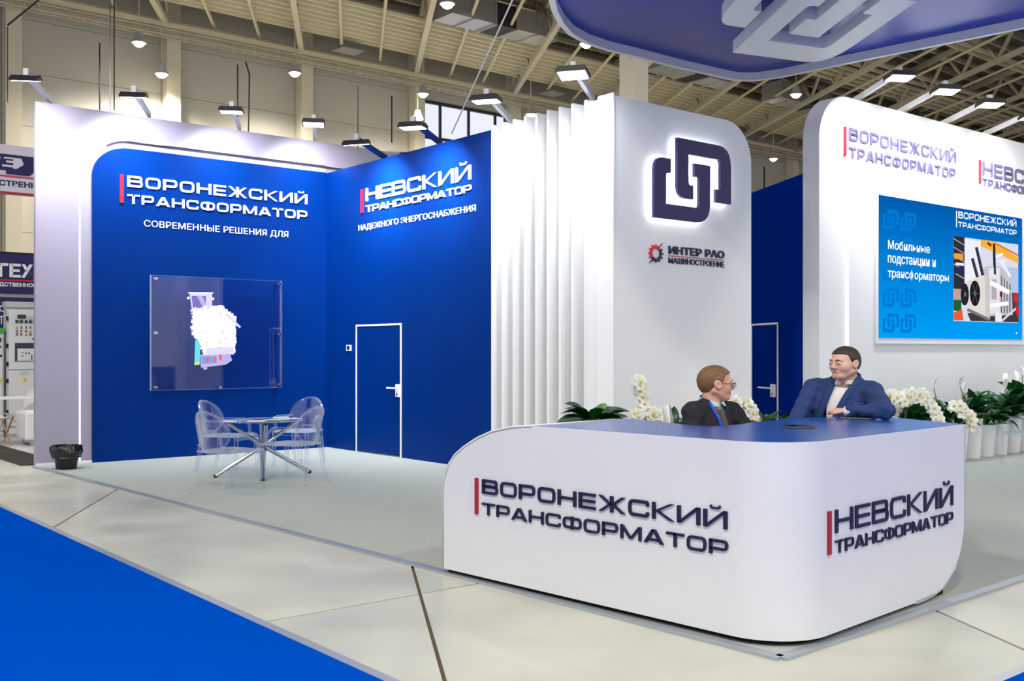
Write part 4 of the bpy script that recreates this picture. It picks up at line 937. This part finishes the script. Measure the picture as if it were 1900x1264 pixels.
# seated man in the dark suit with glasses, tie and lanyard
N1 = (1.412, 7.365, 1.212)
p1, b1_ = person((1.42, 7.5, 0), 'seated man in a dark suit with glasses, tie and blue lanyard', (1.442, 7.35, 1.358), (1, .1, 0), 0.04, N1, (.6, -.8, 0),
    (1.262, 7.265, 1.15), (1.585, 7.51, 1.14), (1.24, 7.17, .93), (1.72, 7.44, .98), (1.42, 7.02, .88), (1.68, 7.22, .9), (1.40, 7.55, .70),
    dict(skin='skin_ruddy', hair='hair_brown', jacket='jacket_dark', shirt='shirt_cyan'), .0, (.075, .009, .7, -.085), .0, (1.62, 7.16, .62), .6, dict(vshift=.0, jc=False))
tow = b1_['tow']
def hp_(pts): return [tuple(v) for v in tow(np.array(pts, float))]
gl = mb()
for y in (-1, 1):
    gl.tube(hp_([(.108+.0*a, y*.035+.024*math.cos(a), -.006+.019*math.sin(a)) for a in [2*math.pi*k/14 for k in range(15)]]), .0018, 5)
    gl.tube(hp_([(.107, y*.058, 0), (.05, y*.078, .0), (-.012, y*.087, .006)]), .0022, 5)
gl.tube(hp_([(.108, -.012, 0), (.118, 0, .004), (.108, .012, 0)]), .0018, 5); go = gl.build('glasses', 'black', p1, smooth=True)
for y in (-1, 1):
    q = mb(); q.v = hp_([(.108, y*.035+.022*math.cos(2*math.pi*k/12), -.006+.018*math.sin(2*math.pi*k/12)) for k in range(12)]); q.f = [tuple(range(12))]; q.m = [0]; q.build('glasses_lens', 'pane', go)
def on_torso(b, la, dn, lift):
    # march a ray from in front of the chest back to the torso surface
    base = b['N']+b['l']*la+np.array([0, 0, -dn])
    ts = np.linspace(.35, -.05, 160); P = base+ts[:, None]*b['f']; d = b['torso'](P); i = int(np.argmax(d < lift)); return P[i]-b['o3']
def strap(b, path, wd, lift, name, m_, parent, th=.004):
    vs = []; fs = []
    for la, dn, w2 in path:
        for s_ in (-1, 1):
            p = on_torso(b, la+s_*w2*wd/2, dn, lift); vs += [tuple(p), tuple(p+b['f']*th)]
    for i in range(len(path)-1):
        a = 4*i; c_ = a+4; fs += [(a+1, a+3, c_+3, c_+1), (a, c_, c_+2, a+2), (a, a+1, c_+1, c_), (a+2, c_+2, c_+3, a+3)]
    mb().add(vs, fs).build(name, m_, parent, smooth=True)
strap(b2_, [(.125, .150, 1), (.125, .163, 1)], .085, .006, 'breast_pocket', 'pocket', p2, .006)
strap(b1_, [(.0, .035, .7), (.0, .055, .9), (.003, .075, .55), (.005, .13, .8), (.008, .2, 1.0), (.01, .3, 1.2), (.01, .38, 1.2)], .075, .004, 'tie', 'tie', p1, .01)
strap(b1_, [(-.088, -.012, 1), (-.084, .015, 1), (-.07, .05, 1), (-.052, .1, 1), (-.03, .16, 1), (-.012, .22, 1), (.0, .32, 1)], .022, .016, 'lanyard', 'lanyard', p1)
# stool and shell chair that carry them
st = empty('bar_stool', (2.56, 8.02, 0.013), 0, 'dark bar stool under the man in blue', 'stool')
mb().lathe([(.0, .70), (.17, .70), (.19, .72), (.19, .745), (.16, .765), (0, .765)], 20).build('seat', 'black', st, smooth=True); mb().tube([(0, 0, .02), (0, 0, .71)], .025, 10).build('pole', 'steel', st, smooth=True); mb().lathe([(.22, 0), (.22, .012), (.05, .03), (0, .03)], 24).build('base', 'steel', st, smooth=True)
mb().tube([(.14*math.cos(a), .14*math.sin(a), .3) for a in [2*math.pi*k/16 for k in range(17)]], .01, 6).build('footrest', 'steel', st, smooth=True)
def shell_chair(loc, rz, label, seat_z, back_z, leg_m, s=1.0, name='shell_chair'):
    r = empty(name, loc, rz, label, 'chair')
    prof = [(.24, .0, .15), (.21, .012, .2), (.1, -.01, .22), (-.05, -.025, .225), (-.16, .0, .225), (-.215, .07, .22), (-.25, .18, .205), (-.275, .28, .18), (-.29, .35, .13), (-.295, .385, .06)]
    hh = (back_z-seat_z)/.385; vs = []; fs = []; K = 9
    for x, z, wd in prof:
        for k in range(K):
            a = -1+2*k/(K-1); lift = .05*abs(a)**2.5*(1 if z < .1 else .5); vs.append((x*s+(.05*abs(a)**2 if z > .1 else 0), a*wd*s, seat_z+z*hh+lift))
    for i in range(len(prof)-1):
        for k in range(K-1): fs.append((i*K+k, i*K+k+1, (i+1)*K+k+1, (i+1)*K+k))
    o = mb().add(vs, fs).build('shell', 'chair_white', r, smooth=True); so = o.modifiers.new('s', 'SOLIDIFY'); so.thickness = .012; sb = o.modifiers.new('b', 'SUBSURF'); sb.levels = 1; sb.render_levels = 1
    for sx in (-1, 1):
        for sy in (-1, 1): mb().tube([(sx*.11*s, sy*.1*s, seat_z-.02), (sx*.2*s, sy*.2*s, 0)], [.016, .011], 8).build('leg', leg_m, r, smooth=True)
    m_ = mb()
    for sx in (-1, 1):
        m_.bar((sx*.15*s, -.15*s, seat_z*.55), (sx*.15*s, .15*s, seat_z*.55), .006); m_.bar((-.15*s, sx*.15*s, seat_z*.55), (.15*s, sx*.15*s, seat_z*.55), .006)
        m_.bar((sx*.11*s, -.11*s, seat_z*.9), (sx*.17*s, .17*s, seat_z*.4), .006)
    m_.build('brace', 'black', r); return r
shell_chair((1.40, 7.57, .013), math.radians(-12), 'white moulded chair carrying the man in the dark suit', .57, 1.165, 'steel', 1.0)

# ================================================================== CLEAR CHAIRS AND ROUND TABLE
def ghost_chair():
    r = empty('clear_chair', (0, 0, 0)); q = 1.08
    pts = [(.27, -.24), (.27, .24), (.1, .27), (-.22, .23), (-.27, .16), (-.27, -.16), (-.22, -.23), (.1, -.27)]
    mb().prism([(x*q, y*q) for x, y in pts], .455, .472, 'z').box(.235*q, .265*q, -.24*q, .24*q, .415, .456).build('seat', 'acrylic', r, bevel=.006)
    bk = mb(); vs = []; fs = []; K = 20
    def bp(u, v, off=0): # oval back, curved and tilted
        y = .225*u*q; z = .685+.225*v; return ((-.27-.20*(z-.47)+.10*u*u+off)*q, y, z)
    rings = [0, .45, .8, .93, 1.0]
    for rr_ in rings:
        for k in range(K): a = 2*math.pi*k/K; vs.append(bp(rr_*math.cos(a), rr_*math.sin(a)))
    for i in range(len(rings)-1):
        for k in range(K): fs.append((i*K+k, i*K+(k+1) % K, (i+1)*K+(k+1) % K, (i+1)*K+k))
    bo = bk.add(vs, fs).build('backrest', 'acrylic', r, smooth=True); so = bo.modifiers.new('s', 'SOLIDIFY'); so.thickness = .012; so.offset = 0
    mb().tube([bp(math.cos(2*math.pi*k/28), math.sin(2*math.pi*k/28)) for k in range(29)], .014, 6).build('back_rim', 'acrylic', r, smooth=True)
    for s_ in (-1, 1):
        mb().bar(bp(s_*.93, -.1), (.06*q, s_*.275*q, .665), .045, .022).bar((.055*q, s_*.275*q, .665), (.13*q, s_*.27*q, .60), .04, .024).bar((.13*q, s_*.27*q, .605), (.15*q, s_*.255*q, .465), .036, .026).build('armrest', 'acrylic', r, bevel=.005)
        m_ = mb(); 
        m_.tube([(.25*q, s_*.225*q, .46), (.255*q, s_*.225*q, .2), (.265*q, s_*.228*q, 0)], [.034, .028, .02], 4).build('leg', 'acrylic', r)
        mb().tube([(-.25*q, s_*.17*q, .54), (-.235*q, s_*.19*q, .46), (-.25*q, s_*.2*q, .25), (-.31*q, s_*.21*q, .02), (-.325*q, s_*.212*q, 0)], [.024, .034, .027, .02, .02], 4).build('leg', 'acrylic', r)
    return r
gc0 = ghost_chair()
for i, (x, y, fx, fy, lab) in enumerate((
    (-3.14, 11.55, .5, .86, 'clear plastic armchair nearest the camera, left of the round table'),
    (-2.62, 12.42, -.9, .42, 'clear plastic armchair right of the round table, in front'),
    (-2.95, 14.42, -.25, -1, 'clear plastic armchair behind the round table on the right'),
    (-3.72, 13.62, 1, -.3, 'clear plastic armchair behind the round table by the blue wall'),
    (7.02, 14.02, -.3, 1, 'clear plastic armchair cut off at the right picture edge'))):
    o = gc0 if i == 0 else copy_tree(gc0)
    o.location = (x, y, .0125); o.rotation_euler[2] = math.atan2(fy, fx); tag(o, lab, 'chair', 'clear plastic armchairs')
tb = empty('round_table', (-3.135, 13.1, .0125), 0, 'round glass table on crossed chrome tube legs', 'table')
mb().lathe([(0, .69), (.5, .69), (.505, .695), (.5, .70), (0, .70)], 40).build('table_top', 'glass_top', tb, smooth=True)
for a in (205, 285, 25, 105):
    c_, s_ = math.cos(math.radians(a)), math.sin(math.radians(a)); k_ = .02
    l_ = mb().tube([(.58*c_+k_*s_, .58*s_-k_*c_, .02), (.03*c_+k_*s_, .03*s_-k_*c_, .35), (-.44*c_+k_*s_, -.44*s_-k_*c_, .675)], .024, 10).build('leg', 'steel', tb, smooth=True)
    mb().tube([(.60*c_+k_*s_, .60*s_-k_*c_, .006), (.575*c_+k_*s_, .575*s_-k_*c_, .022)], .026, 8).build('rubber_foot', 'black', l_)
mb().lathe([(0, .31), (.05, .32), (.055, .35), (.05, .38), (0, .39)], 12).build('hub', 'black', tb, smooth=True)
for i, (x, y, rz, w_, h_, m_, lab) in enumerate(((-.33, -.25, .3, .2, .26, 'paper', 'white leaflet at the left rim of the glass table'), (-.2, -.22, .5, .2, .28, 'paper_blue', 'blue brochure at the front left of the glass table'), (.0, -.3, .1, .22, .3, 'paper', 'white leaflet at the front of the glass table'), (.02, .04, .8, .2, .28, 'paper_dark', 'dark violet brochure in the middle of the glass table'), (.2, -.12, -.3, .24, .3, 'paper_green', 'pale green brochure right of the table middle'), (.34, .0, .5, .22, .28, 'paper', 'white leaflet at the right rim of the glass table'), (.18, .2, .2, .2, .26, 'paper', 'white leaflet at the back of the glass table'))):
    bk = empty('brochure', (-3.135+x, 13.1+y, .7126+.0001), rz, lab, 'brochure', 'papers on the glass table')
    mb().box(-w_/2, w_/2, -h_/2, h_/2, .003*i, .003*i+.0025).build('sheet', m_, bk); mb().box(-w_/2+.02, w_/2-.05, h_/2-.08, h_/2-.03, .003*i+.0025, .003*i+.0029).build('printed_band', 'paper_blue' if m_ == 'paper' else 'paper', bk)
# waste bin with liner
wb_ = empty('waste_bin', (-5.93, 13.84, .0125), 0, 'black waste bin with a crumpled bag at the foot of the left wall', 'bin')
mb().lathe([(0, 0), (.125, 0), (.13, .01), (.17, .3), (.16, .3), (.12, .02), (0, .02)], 24).build('bucket', 'bin', wb_, smooth=True)
rb = random.Random(5); wv = [[1+rb.uniform(-.07, .08) for _ in range(28)] for _ in range(7)]
mb().lathe([(.13, .24), (.165, .30), (.175, .315), (.195, .29), (.20, .22), (.175, .165), (.178, .15)], 28, wob=lambda i, k: wv[i][k]).build('bin_bag', 'bag', wb_, smooth=True)

# ================================================================== PLANTS
def leaf_mesh(L, W, droop, m_, fold=.25):
    vs = []; fs = []; n_ = 7
    for i in range(n_+1):
        t = i/n_; wd = W*math.sin(math.pi*min(1, t*.92+.06))**.8*(1-.25*t) if 0 < i < n_ else .004
        x = L*(t-.12*droop*t*t); z = L*(.55*t-droop*t*t)
        for s_ in (-1, 0, 1): vs.append((x, s_*wd/2, z+abs(s_)*wd*fold))
    for i in range(n_):
        for k in range(2): a = i*3+k; fs.append((a, a+1, a+4, a+3))
    return mb().add(vs, fs).mesh('leaf', m_, True)
LM = [leaf_mesh(.40, .21, .6, 'leaf'), leaf_mesh(.36, .18, .85, 'leaf_dark'), leaf_mesh(.42, .19, .45, 'leaf_dark'), leaf_mesh(.34, .13, .7, 'leaf_pale'), leaf_mesh(.46, .23, .8, 'leaf')]
SP = leaf_mesh(.16, .09, .2, 'petal', .4)
def pot(r, h, rt=.17, rb_=.135): 
    o = mb().lathe([(0, 0), (rb_, 0), (rt, h-.01), (rt, h), (rt-.015, h), (rt-.02, h-.05), (0, h-.05)], 24).build('pot', 'pot', r, smooth=True)
    return o
def leafy(x, y, h, seed, label, nleaf=16, s=1.0, spathes=0, z0=.013, up=1.0):
    r = empty('potted_plant', (x, y, z0), 0, label, 'plant', 'potted plants along the stand walls'); pot(r, h); rg = random.Random(seed)
    mb().lathe([(0, h-.045), (.145, h-.045)], 16).build('soil', 'soil', r)
    for i in range(nleaf):
        a = i*2.4+rg.uniform(-.4, .4); t = rg.uniform(-.75, .1)*up if i % 3 else rg.uniform(-1.2, -.7)*up; sc_ = s*rg.uniform(.75, 1.15)
        inst('leaf', rg.choice(LM), r, loc=(.04*math.cos(a), .04*math.sin(a), h-.03+rg.uniform(0, .1)*s), rot=(rg.uniform(-.4, .4), t, a), scale=(sc_,)*3)
    for i in range(spathes):
        a = rg.uniform(0, 6.28); hh = s*rg.uniform(.34, .52); p = (.14*math.cos(a), .14*math.sin(a), h+hh)
        mb().tube([(0, 0, h-.04), (p[0]*.6, p[1]*.6, h+hh*.6), p], .006, 5).build('stem', 'stem', r); inst('spathe', SP, r, loc=p, rot=(0, -.9, rg.uniform(0, 6.28)))
    return r
fl_ = mb()
for k in range(5):
    a = 2*math.pi*k/5+.3; w_ = .034 if k % 2 else .026; d_ = Vector((math.cos(a), 0, math.sin(a))); e_ = Vector((-math.sin(a), 0, math.cos(a)))
    fl_.add([tuple(d_*r_+e_*w_*q_+Vector((0, -b_, 0))) for r_, q_, b_ in ((.004, 0, 0), (.022, .75, .005), (.042, .8, .004), (.056, .4, 0), (.059, 0, -.002), (.056, -.4, 0), (.042, -.8, .004), (.022, -.75, .005))], [tuple(range(8))])
fl_.cur = 1; fl_.sphere((0, -.012, -.004), (.012, .014, .012), 6, 4); FM = fl_.mesh('flower', ['petal', 'petal_core'])
def orchid(x, y, h, stems, seed, label, s=1.0):
    r = empty('potted_orchid', (x, y, .013), 0, label, 'orchid', 'white orchids along the stand walls'); pot(r, h, .13, .1); rg = random.Random(seed)
    mb().lathe([(0, h-.045), (.11, h-.045)], 16).build('soil', 'soil', r)
    for i in range(5):
        a = i*1.3+.4; inst('leaf', LM[i % 3], r, loc=(0, 0, h-.03), rot=(0, -.1, a), scale=(.7*s,)*3)
    for pts, n0 in stems:
        P = [Vector(p)+Vector((0, 0, h-.04)) for p in pts]; Q = []
        for i in range(len(P)-1):
            p0, p1_, p2_, p3 = P[max(0, i-1)], P[i], P[i+1], P[min(len(P)-1, i+2)]
            for k in range(6):
                t = k/6; Q.append(.5*((2*p1_)+(p2_-p0)*t+(2*p0-5*p1_+4*p2_-p3)*t*t+(3*p1_-p0-3*p2_+p3)*t**3))
        Q.append(P[-1]); sm = mb().tube(Q, .006, 5).build('stem', 'stem', r)
        st_ = int(len(Q)*n0)
        for i in range(st_, len(Q)):
            for rep in range(2):
                q_ = Q[i]; inst('flower', FM, r, loc=(q_.x+rg.uniform(-.035, .035), q_.y-.03+rg.uniform(-.03, .03), q_.z+rg.uniform(-.035, .02)), rot=(rg.uniform(-.5, .4), rg.uniform(0, 6.28), rg.uniform(-.7, .7)), scale=(rg.uniform(.95, 1.35)*s,)*3)
    return r
# at the foot of the slats and the pillar
leafy(.86, 10.85, .74, 23, 'leafy green plant before the white slats', 26, 1.05, up=.8)
orchid(1.40, 11.15, .50, [([(0, 0, 0), (.03, 0, .3), (0, 0, .58), (-.03, -.02, .8)], .55), ([(0, 0, 0), (-.02, 0, .25), (-.06, 0, .45), (-.03, 0, .3), (-.07, 0, .33)], .45), ([(.05, 0, 0), (.05, 0, .35), (.12, 0, .44), (.2, 0, .36), (.25, 0, .2), (.26, 0, .1)], .35)], 3, 'tall white orchid left of the seated man')
leafy(1.74, 11.4, .62, 12, 'low green plant behind the white moulded chair', 14, .8)
leafy(2.04, 11.7, .60, 14, 'small green plant hidden behind the seated man', 12, .8)
orchid(2.72, 12.2, .50, [([(-.3, 0, .1), (-.26, 0, .4), (-.1, 0, .52), (.05, 0, .46), (.13, 0, .28), (.16, 0, .12)], .25), ([(-.1, 0, 0), (-.25, .05, .4), (-.33, .05, .5), (-.4, .05, .4)], .4)], 4, 'arching white orchid between the two men')
leafy(2.98, 12.1, .62, 15, 'green plant right of the arching orchid before the blue side wall', 16, .8); leafy(3.33, 12.35, .62, 19, 'green plant just behind the elbow of the man in blue', 14, .8)
# along the screen wall
base = Vector((6.73, 15.27)); a2v = Vector((A.x, A.y))
labs = ['green plant in the first white pot behind the shoulder of the man in blue', 'green plant in the second white pot of the row under the screen', 'green plant in the third white pot of the row under the screen', 'dark green plant in the fourth white pot of the row under the screen', 'green plant in the tall white pot beside the counter end', 'green plant in a shorter white pot right of the counter end', 'green plant in the second shorter white pot right of the counter end', 'tall dark plant in the white pot near the right picture edge', 'tall plant in the last white pot at the right picture edge']
for i, lab in enumerate(labs):
    s_ = -1.66+.415*i; p = base+a2v*s_; h = (.56, .5, .55, .5, .58, .47, .47, .57, .6)[i]
    leafy(p.x, p.y, h, 30+i, lab, 20, (1.0, 1.0, .95, 1.0, 1.05, 1.0, 1.1, 1.15, 1.3)[i], (0, 0, 1, 1, 1, 0, 1, 2, 1)[i], up=1.1)
p = base+a2v*-2.15+Vector((.1, -.2)); orchid(p.x, p.y, .52, [([(0, 0, 0), (.0, 0, .35), (-.12, 0, .5), (-.28, 0, .45), (-.36, 0, .2)], .35), ([(0, 0, 0), (.05, 0, .4), (.15, 0, .5), (.3, 0, .42), (.42, 0, .22), (.45, 0, .08)], .3)], 6, 'white orchid right behind the shoulder of the man in blue', 1.15)
p = base+a2v*-1.35+Vector((.1, -.35)); orchid(p.x, p.y, .50, [([(0, 0, 0), (-.1, 0, .4), (-.3, 0, .55), (-.5, 0, .5), (-.6, 0, .3)], .35), ([(0, 0, 0), (.05, 0, .3), (.2, 0, .36), (.35, 0, .25), (.42, 0, .1)], .4)], 8, 'white orchid with two arching stems above the counter end', 1.15)

# ================================================================== NEIGHBOUR STAND AT THE LEFT
def ab(a_, b_): p = A*a_+B*b_; return (p.x, p.y)
rp_ = empty('floor_ramp', (0, 0, 0), label='black rubber ramp at the edge of the neighbouring stand', cat='ramp')
for k in range(4):
    a0, a1 = 3.88+.112*k, 3.985+.112*k; z_ = lambda a_: .004+.05*(a_-3.88)/.45
    mb().add([(*ab(a_, b_), z) for a_, b_ in ((a0, 15.3), (a1, 15.3), (a1, 24), (a0, 24)) for z in (.001, z_(a_))], [(1, 3, 5, 7), (0, 6, 4, 2), (0, 2, 3, 1), (2, 4, 5, 3), (4, 6, 7, 5), (6, 0, 1, 7)]).build('rubber_strip', 'rubber', rp_)
o = mb().prism([ab(4.34, 15.3), ab(12, 15.3), ab(12, 26), ab(4.34, 26)], .0005, .05, 'z').build('platform', 'pale_carpet'); tag(o, 'pale carpeted platform of the neighbouring stand', 'platform')
cb = empty('switchgear_cabinet', (-8.89, 18.3, .05), rzA, 'light grey switchgear cabinet with meters and rows of buttons', 'cabinet')
mb().box(0, 1.3, .02, .22, 0, 2.3).box(-.02, 1.32, -.02, .24, 2.3, 2.40).build('body', 'cabinet', cb)
mb().box(.03, 1.27, -.01, .02, 1.2, 2.26).build('upper_door', 'cabinet_light', cb, bevel=.004); mb().box(.03, 1.27, -.01, .02, .06, 1.18).build('lower_door', 'cabinet_light', cb, bevel=.004)
for z in (2.1, 1.62, 1.3, 1.0, .45): mb().box(-.012, .022, -.025, .0, z-.035, z+.035).build('hinge', 'black', cb)
mb().box(.17, .31, -.03, -.01, 2.1, 2.17).build('display', 'meter', cb); mb().box(.34, .46, -.03, -.01, 2.1, 2.15).build('meter', 'cabinet', cb)
for i, sx in enumerate((.163, .235, .315, .387, .464, .54, .62)):
    mb().box(sx-.024, sx+.024, -.028, -.01, 2.02, 2.075).build('meter', 'meter', cb)
    for j, z in enumerate((1.955, 1.89, 1.83)):
        m_ = ('btn_green', 'btn_red', 'black')[j] if (i+j) % 4 else 'btn_yellow'
        b_ = mb().tube([(sx, -.01, z), (sx, -.03, z)], .014, 8).build('button', m_, cb); mb().box(sx-.02, sx+.02, -.014, -.01, z-.03, z-.02).build('name_plate', 'black', b_)
mb().tube([(.44, -.01, 1.74), (.44, -.03, 1.74)], .025, 10).build('lock', 'steel', cb)
wz = mb().box(.13, .50, -.018, -.008, 1.34, 1.67).build('window', 'meter', cb, bevel=.012); mb().box(.17, .48, -.022, -.018, 1.35, 1.57).build('switch_panel', 'cabinet_light', wz)
for x, m_ in ((.30, 'btn_green'), (.35, 'btn_red')): mb().box(x, x+.025, -.026, -.022, 1.47, 1.50).build('push_button', m_, wz)
for z in (1.49, 1.43): mb().box(.24, .27, -.026, -.022, z, z+.014).build('indicator', 'black', wz)
mb().box(.4, .415, -.03, -.022, 1.37, 1.46).build('grip', 'meter', wz)
mb().box(.215, .365, -.015, -.01, 1.1, 1.165).build('rating_plate', 'alu', cb)
tr = mb().prism([(.25, .99), (.34, .99), (.295, 1.07)], -.014, -.01).build('warning_triangle', 'btn_yellow', cb); mb().prism([(.297, 1.045), (.285, 1.02), (.296, 1.02), (.29, 1.0), (.306, 1.028), (.296, 1.028)], -.016, -.014).build('bolt_mark', 'black', tr)
cb2 = empty('switchgear_cabinet', tuple(Vector((-8.89, 18.3, .05))-A*1.1), rzA, 'grey switchgear cabinet with yellow label cut by the left picture edge', 'cabinet')
mb().box(0, 1.06, .02, .3, 0, 1.85).build('body', 'cabinet', cb2); mb().box(.03, 1.03, -.01, .02, .06, 1.8).build('door', 'cabinet_light', cb2, bevel=.004)
mb().box(.0, 1.06, -.02, .28, 1.85, 1.93).build('top_strip', 'green', cb2); mb().box(.93, 1.01, -.015, -.01, .98, 1.06).build('yellow_plate', 'btn_yellow', cb2); mb().tube([(.96, -.01, 1.02), (.96, -.04, 1.02)], .02, 8).build('knob', 'black', cb2)
mb().box(.92, 1.02, -.014, -.01, 1.42, 1.46).build('display', 'black', cb2)
for x in (.92, .985):
    mb().box(x-.025, x+.025, -.02, -.01, 1.68, 1.76).build('meter', 'meter', cb2); mb().tube([(x, -.01, 1.6), (x, -.03, 1.6)], .02, 8).build('button', 'black', cb2)
nw = empty('sign_wall', (-.4922*19.7, 19.7, .05), rzA, 'navy wall of the neighbouring stand with white lettering', 'sign wall')
mb().box(-1.5, 4, .0, .1, 0, 2.55).box(-1.5, 4, -.02, .1, 2.62, 3.38).build('board', 'banner_navy', nw); mb().box(-1.5, 4, .01, .08, 2.55, 2.62).build('joint_strip', 'roof_grey', nw); mb().box(-1.5, 4, -.03, .1, 3.38, 3.41).build('top_rail', 'black', nw)
letters('Т', -.14, .14, 2.93, 3.19, -.02, 'letter_white', nw, .01); letters('Е', .16, .36, 2.93, 3.19, -.02, 'letter_white', nw, .01); sans('Х', .37, .58, 2.93, 3.19, -.02, 'letter_white', nw, depth=.01, bold=.06); letters('Н', .60, .85, 2.93, 3.19, -.02, 'letter_white', nw, .01)
mb().box(-1.5, 4, -.024, -.02, 2.86, 2.885).build('red_line', 'red', nw); sans('ДСТВЕННОЕ', -.02, .64, 2.74, 2.83, -.02, 'letter_white', nw, bold=.03)
sans('ОЙ', -.02, .26, 2.27, 2.43, 0, 'letter_white', nw, bold=.01); sans('ТЕЛ', -.02, .26, 2.04, 2.19, 0, 'letter_white', nw, bold=.01)
bn = empty('hanging_banner', (-.4922*19.0, 19.0, 0), rzA, 'white hanging banner with navy lettering at the left edge', 'banner')
mb().box(-1.5, 4, .0, .12, 4.50, 5.36).build('cloth', 'banner_white', bn); mb().box(-1.5, 4, -.01, .13, 4.46, 4.50).build('bottom_rail', 'dark_red', bn)
mb().prism([(-1.2, 4.89), (.1, 4.89), (.1, 4.82), (.50, 4.82), (.72, 5.02), (.6, 5.18), (-1.2, 5.20)], -.012, 0).build('emblem', 'banner_ink', bn)
mb().prism([(.03, 4.95), (.22, 4.95), (.22, 4.93), (.28, 4.93), (.40, 5.02), (.36, 5.13), (.06, 5.13), (.06, 5.10), (.22, 5.10), (.22, 5.07), (.10, 5.07), (.10, 5.03), (.22, 5.03), (.22, 4.99), (.03, 4.99)], -.018, -.012).build('emblem_letter', 'banner_white', bn)
mb().box(-.14, -.03, -.018, -.012, 4.90, 5.13).box(-.3, .0, -.018, -.012, 5.08, 5.13).build('emblem_letter', 'banner_white', bn)
mb().box(-1.5, 4, -.01, 0, 4.77, 4.80).build('red_line', 'red', bn); sans('СТВЕННОЕ', -.02, .86, 4.60, 4.71, 0, 'banner_ink', bn, bold=.04)
for x in (-.6, 2.0): mb().tube([(x, .06, 5.36), (x, .06, 15)], .012, 5).build('suspension_wire', 'steel', bn)
tw_ = empty('white_table', (-8.35, 17.2, .05), rzA, 'white meeting table on steel trestle legs at the left edge', 'table')
mb().box(-.6, 1.2, -.3, .3, .735, .77).build('table_top', 'chair_white', tw_, bevel=.006)
for x in (-.4, .55):
    for y in (-.22, .22): mb().bar((x, y, .735), (x+.15*(1 if x > 0 else -1), y, 0), .03).build('leg', 'steel', tw_)
shell_chair((-8.36, 16.72, .05), math.radians(50), 'white shell chair with wooden legs at the left edge', .43, .80, 'wood', 1.05)
shell_chair((-8.28, 17.62, .05), math.radians(-110), 'white shell chair behind the white meeting table', .44, .84, 'wood', 1.05)
sf = empty('white_pouf', (-7.93, 16.78, .05), rzA, 'white upholstered seat on steel feet beside the stand wall', 'seat')
mb().box(0, 1.0, -.3, .3, .1, .56).build('cushion', 'chair_white', sf, bevel=.04)
for x in (.14, .86):
    for y in (-.2, .2): mb().box(x-.04, x+.04, y-.02, y+.02, 0, .1).build('foot', 'steel', sf)
